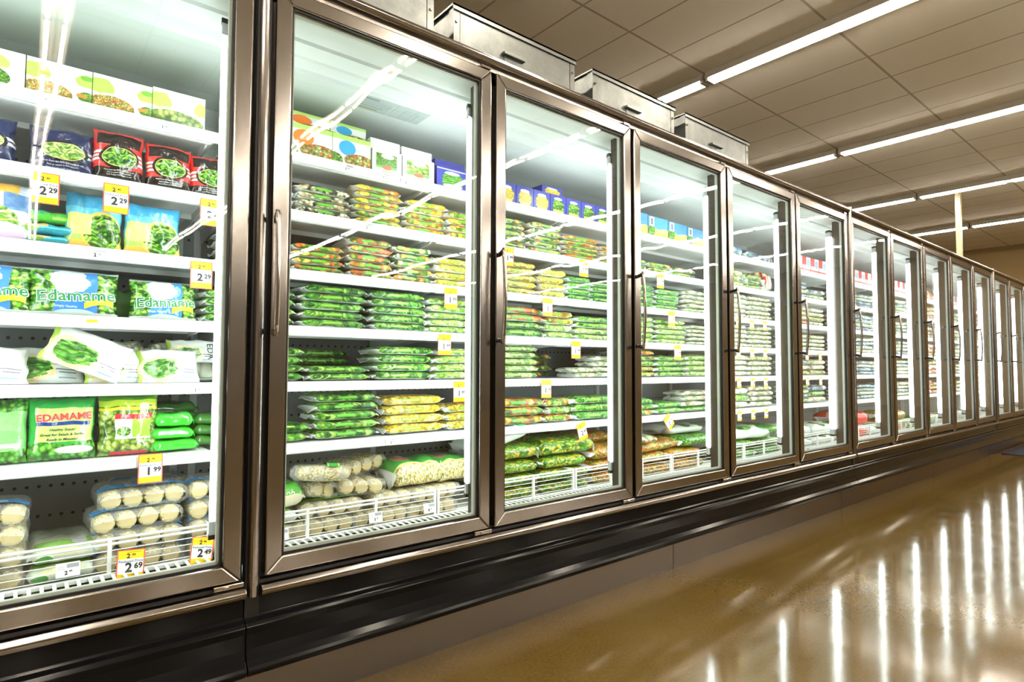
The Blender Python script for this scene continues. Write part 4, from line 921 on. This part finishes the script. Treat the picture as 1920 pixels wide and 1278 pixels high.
cobpack((.335, .392, zb + .125), 2, BANDG, 'slanting corn cob pack with dark green band, left in the pile, second door', gB, (-.12, .25, .35))
cobpack((.47, .38, zb + .118), 3, None, 'corn cob pack with cob ends towards the glass, middle of the pile', gB, (0, .05, -.15))
cobpack((.40, .40, zb + .178), 4, BANDG, 'topmost corn cob pack lying across the pile, second door', gB, (.05, .12, 1.25))
cobpack((.52, .46, zb + .180), 4, None, 'corn cob pack with pale film lying right on top of the pile, second door', gB, (.0, -.08, .35))
KIND['corng'] = ('corn_bag', 'large corn bag with green top', layered('bag_corn_green_top', ('cob', 40, 1), [('side', ('>', .60), (.05, .42, .06)), ('rect', (0, .60, 1, .625), (.85, .75, .25)), ('ell', (.3, .72, .16, .05), (.55, .25, .2))], .2, .5, .5))
bag('corng', .60, .83, .375, zb + .118, .10, 'large corn bag with bright green top, right part of the pile, second door', gB, d=.26); bag('corng', .80, 1.0, .39, zb + .112, .10, 'large corn bag with green top partly hidden by the lamp, second door', gB, d=.26)

# ------------------------------------------------------------------ price tags
def pricetag(x, zt, old, new, label, group, w=.061, h=.083, y=.352, rot=0.0, lean=.0, caption=True):
    o = mesh('price_tag', [(-w / 2, 0, -h), (w / 2, 0, -h), (w / 2, 0, 0), (-w / 2, 0, 0), (-w / 2, .0012, -h), (w / 2, .0012, -h), (w / 2, .0012, 0), (-w / 2, .0012, 0)],
        [(0, 1, 2, 3), (7, 6, 5, 4), (0, 4, 5, 1), (1, 5, 6, 2), (2, 6, 7, 3), (3, 7, 4, 0)], TAGM, None, None, [(0, 0), (1, 0), (1, 1), (0, 1)] * 2)
    o.location = (x, y, zt); o.rotation_euler = (lean, rot, 0); k = w / .061
    if old:
        text(old[0], .016 * k, INK, o, (-.006 * k, -.0008, -h * .21), 'old_price', bold=.0006); text(old[1], .008 * k, INK, o, (.006 * k, -.0008, -h * .18), 'old_price', bold=.0003)
    if caption: text('Reduced Price', .0092 * k, INK_BLUE, o, (0, -.0008, -h * .38), 'caption', bold=.0002)
    text(new[0], .031 * k, INK, o, (-.004 * k if new[1] else 0, -.0008, -h * .60), 'price_digits', bold=.0011); 
    if new[1]: text(new[1], .019 * k, INK, o, (.017 * k, -.0008, -h * .55), 'price_digits', bold=.0007)
    tag(o, label, 'price tag', group); return o
gT = 'yellow reduced price tags'
for x, zt, old, new, lb in ((-.463, 1.455, ('2', '99'), ('2', '29'), 'yellow price tag reading 2.29 under the navy bags, leftmost, first door'), (-.305, 1.456, ('2', '99'), ('2', '29'), 'yellow price tag reading 2.29 under the red bags, middle one, first door'),
    (-.060, 1.458, ('2', '99'), ('2', '29'), 'yellow price tag reading 2.29 under second shelf right end, first door'), (-.082, 1.262, ('2', '99'), ('2', '29'), 'yellow price tag reading 2.29 under the third shelf, first door'),
    (-.201, .690, ('2', '79'), ('1', '99'), 'yellow price tag reading 1.99 under the shiny green pile, first door'),
    (.828, 1.262, ('2', '79'), ('1', '99'), 'yellow price tag reading 1.99 under the third shelf, second door'), (.80, 1.074, ('2', '79'), ('1', '99'), 'yellow price tag reading 1.99 under the fourth shelf, second door'), (.875, .886, ('2', '79'), ('1', '99'), 'yellow price tag half hidden by the lamp under fifth shelf, second door'),
    (1.125, 1.468, ('2', '79'), ('1', '99'), 'yellow price tag near the handle under second shelf, third door'), (1.60, 1.468, ('2', '79'), ('1', '99'), 'yellow price tag under the broccoli mix bags, second shelf, third door'), (1.36, 1.262, ('1', '79'), ('1', ''), 'yellow price tag reading 1 under the corn bags, third door'),
    (1.545, 1.07, ('2', '79'), ('1', '99'), 'yellow price tag reading 1.99 under the fourth shelf, third door'), (1.352, .888, ('1', '79'), ('1', '59'), 'yellow price tag reading 1.59 under the fifth shelf, third door'),
    (2.21, 1.466, ('2', '79'), ('1', '99'), 'yellow price tag under the second shelf, fourth door'), (2.31, 1.262, ('2', '79'), ('1', '99'), 'yellow price tag under the third shelf, fourth door'), (2.365, 1.074, ('2', '79'), ('1', '99'), 'yellow price tag under the fourth shelf, fourth door')):
    pricetag(x, zt, old, new, lb, gT)
pricetag(1.575, .678, ('3', '79'), ('2', '89'), 'tilted yellow price tag reading 2.89 under sixth shelf, third door', gT, rot=-.30)
pricetag(2.25, .676, ('3', '79'), ('2', '79'), 'strongly tilted yellow price tag under sixth shelf, fourth door', gT, rot=-.75)
pricetag(-.244, .433, ('2', '99'), ('2', '69'), 'yellow price tag reading 2.69 clipped on the wire fence, first door', gT, w=.066, h=.080, y=.326, rot=.07, lean=-.25)
pricetag(-.062, .436, ('2', '99'), ('2', '49'), 'yellow price tag reading 2.49 clipped on the wire fence right end', gT, w=.060, h=.078, y=.326, rot=.16, lean=-.25)
for sh in range(3, 7):
    for k in range(3):
        pricetag(3.02 + .17 * k, SHELF[sh] - .012, None, ('1', '99'), f'small yellow price tag, {ORD[k + 1]} from left on the {ORD[sh]} shelf, fifth door', gT, w=.05, h=.062, caption=False)
for sh in (4, 5):
    for k in range(2): pricetag(3.98 + .22 * k, SHELF[sh] - .012, None, ('1', '99'), f'small yellow price tag, {["left", "right"][k]} on the {ORD[sh]} shelf, sixth door', gT, w=.05, h=.062, caption=False)
def shelflabel(x, z, s, label, y=.3575, w=.05, h=.024, lean=0, rot=0):
    o = mesh('shelf_label', [(-w / 2, 0, -h / 2), (w / 2, 0, -h / 2), (w / 2, 0, h / 2), (-w / 2, 0, h / 2), (-w / 2, .001, -h / 2), (w / 2, .001, -h / 2), (w / 2, .001, h / 2), (-w / 2, .001, h / 2)],
        [(0, 1, 2, 3), (7, 6, 5, 4), (0, 4, 5, 1), (1, 5, 6, 2), (2, 6, 7, 3), (3, 7, 4, 0)], SHELFLAB, None, None, [(0, 0), (1, 0), (1, 1), (0, 1)] * 2)
    o.location = (x, y, z); o.rotation_euler = (lean, rot, 0)
    text(s[0], .014, INK, o, (-.004, -.0006, -h * .22), 'price_digits', bold=.0005); text(s[1], .007, INK, o, (.006, -.0006, -h * .13), 'price_digits', bold=.0002)
    tag(o, label, 'shelf label', 'small white shelf labels')
zl = -.018
for x, sh, s, lb in ((-.475, 1, ('1', '99'), 'white shelf label reading 1.99 below the carrot mix cartons'), (-.192, 1, ('1', '99'), 'white shelf label reading 1.99 below the sprouts carton'), (-.345, 3, ('2', '79'), 'white shelf label below the sky blue edamame bags'),
    (-.085, 5, ('1', '99'), 'white shelf label reading 1.99 at the right end of fifth shelf, first door'), (.382, 1, ('1', '99'), 'white shelf label below the blue-dot carton, second door'), (.53, 1, ('1', '79'), 'white shelf label below the green bean carton, second door'),
    (.625, 1, ('3', '49'), 'white shelf label below the sprouts picture carton, second door'), (.86, 1, ('1', '79'), 'white shelf label below the blue peas carton, second door'), (.465, 2, ('2', '79'), 'white shelf label below the yellow mix bags, second shelf'),
    (.575, 6, ('3', '49'), 'white shelf label on the sixth shelf below the corn bags, second door'), (1.30, 1, ('1', '79'), 'white shelf label below the blue cartons, third door')):
    shelflabel(x, SHELF[sh] + zl, s, lb)
shelflabel(-.385, .406, ('2', '99'), 'white label reading 2.99 clipped on the fence left part, first door', .332, .052, .036, -.2)
shelflabel(.50, .405, ('3', '29'), 'white label reading 3.29 clipped on the fence, second door', .332, .052, .036, -.2)
shelflabel(.725, .405, ('8', '99'), 'white label reading 8.99 clipped on the fence right part, second door', .332, .052, .036, -.2)
shelflabel(.165, .40, ('4', '99'), 'white label reading 99 on the fence at the left edge, second door', .332, .052, .036, -.2)
o = mesh('paper_scrap', [(0, 0, 0), (.026, 0, .001), (.025, -.001, .009), (0, 0, .008), (0, .001, 0), (.026, .001, .001), (.025, .0, .009), (0, .001, .008)], [(0, 1, 2, 3), (7, 6, 5, 4), (0, 4, 5, 1), (1, 5, 6, 2), (2, 6, 7, 3), (3, 7, 4, 0)], YBAN)
o.location = (-.363, .3575, 1.062); tag(o, 'torn yellow tag scrap on the fourth shelf rail, first door', 'paper scrap')
# notices glued to the inside of the freezer ceiling, second door
NOTE = layered('notice_print', (.42, .48, .48), [('rect', (.06, .80, .5, .9), (.2, .24, .25)), ('rect', (.06, .5, .94, .53), (.28, .33, .34)), ('rect', (.06, .6, .94, .63), (.28, .33, .34)), ('rect', (.06, .7, .94, .73), (.28, .33, .34)), ('rect', (.06, .3, .8, .34), (.15, .18, .18)), ('rect', (.06, .4, .94, .43), (.28, .33, .34)), ('rect', (.06, .1, .7, .2), (.3, .3, .15))], .5)
NOTE2 = layered('notice_diagram', (.42, .48, .48), [('rect', (.3, .15, .75, .75), (.25, .3, .3)), ('rect', (.32, .17, .73, .73), (.42, .48, .48)), ('rect', (.3, .45, .75, .46), (.25, .3, .3)), ('rect', (.3, .3, .75, .31), (.25, .3, .3)), ('rect', (.3, .6, .75, .61), (.25, .3, .3))], .5)
for x0, x1, mt, lb in ((.42, .56, NOTE, 'grey printed notice on the inside ceiling, left of the two, second door'), (.565, .70, NOTE2, 'grey notice with a diagram on the inside ceiling, right of the two, second door')):
    o = mesh('notice_sticker', [(x0, .31, .0), (x1, .31, .0), (x1, .42, -.0022), (x0, .42, -.0022), (x0, .31, .0012), (x1, .31, .0012), (x1, .42, -.001), (x0, .42, -.001)], [(3, 2, 1, 0), (4, 5, 6, 7), (0, 1, 5, 4), (1, 2, 6, 5), (2, 3, 7, 6), (3, 0, 4, 7)], mt, None, None, [(0, 1), (1, 1), (1, 0), (0, 0)] * 2)
    o.location = (0, 0, 1.9205); tag(o, lb, 'sticker', 'notices inside the second door')
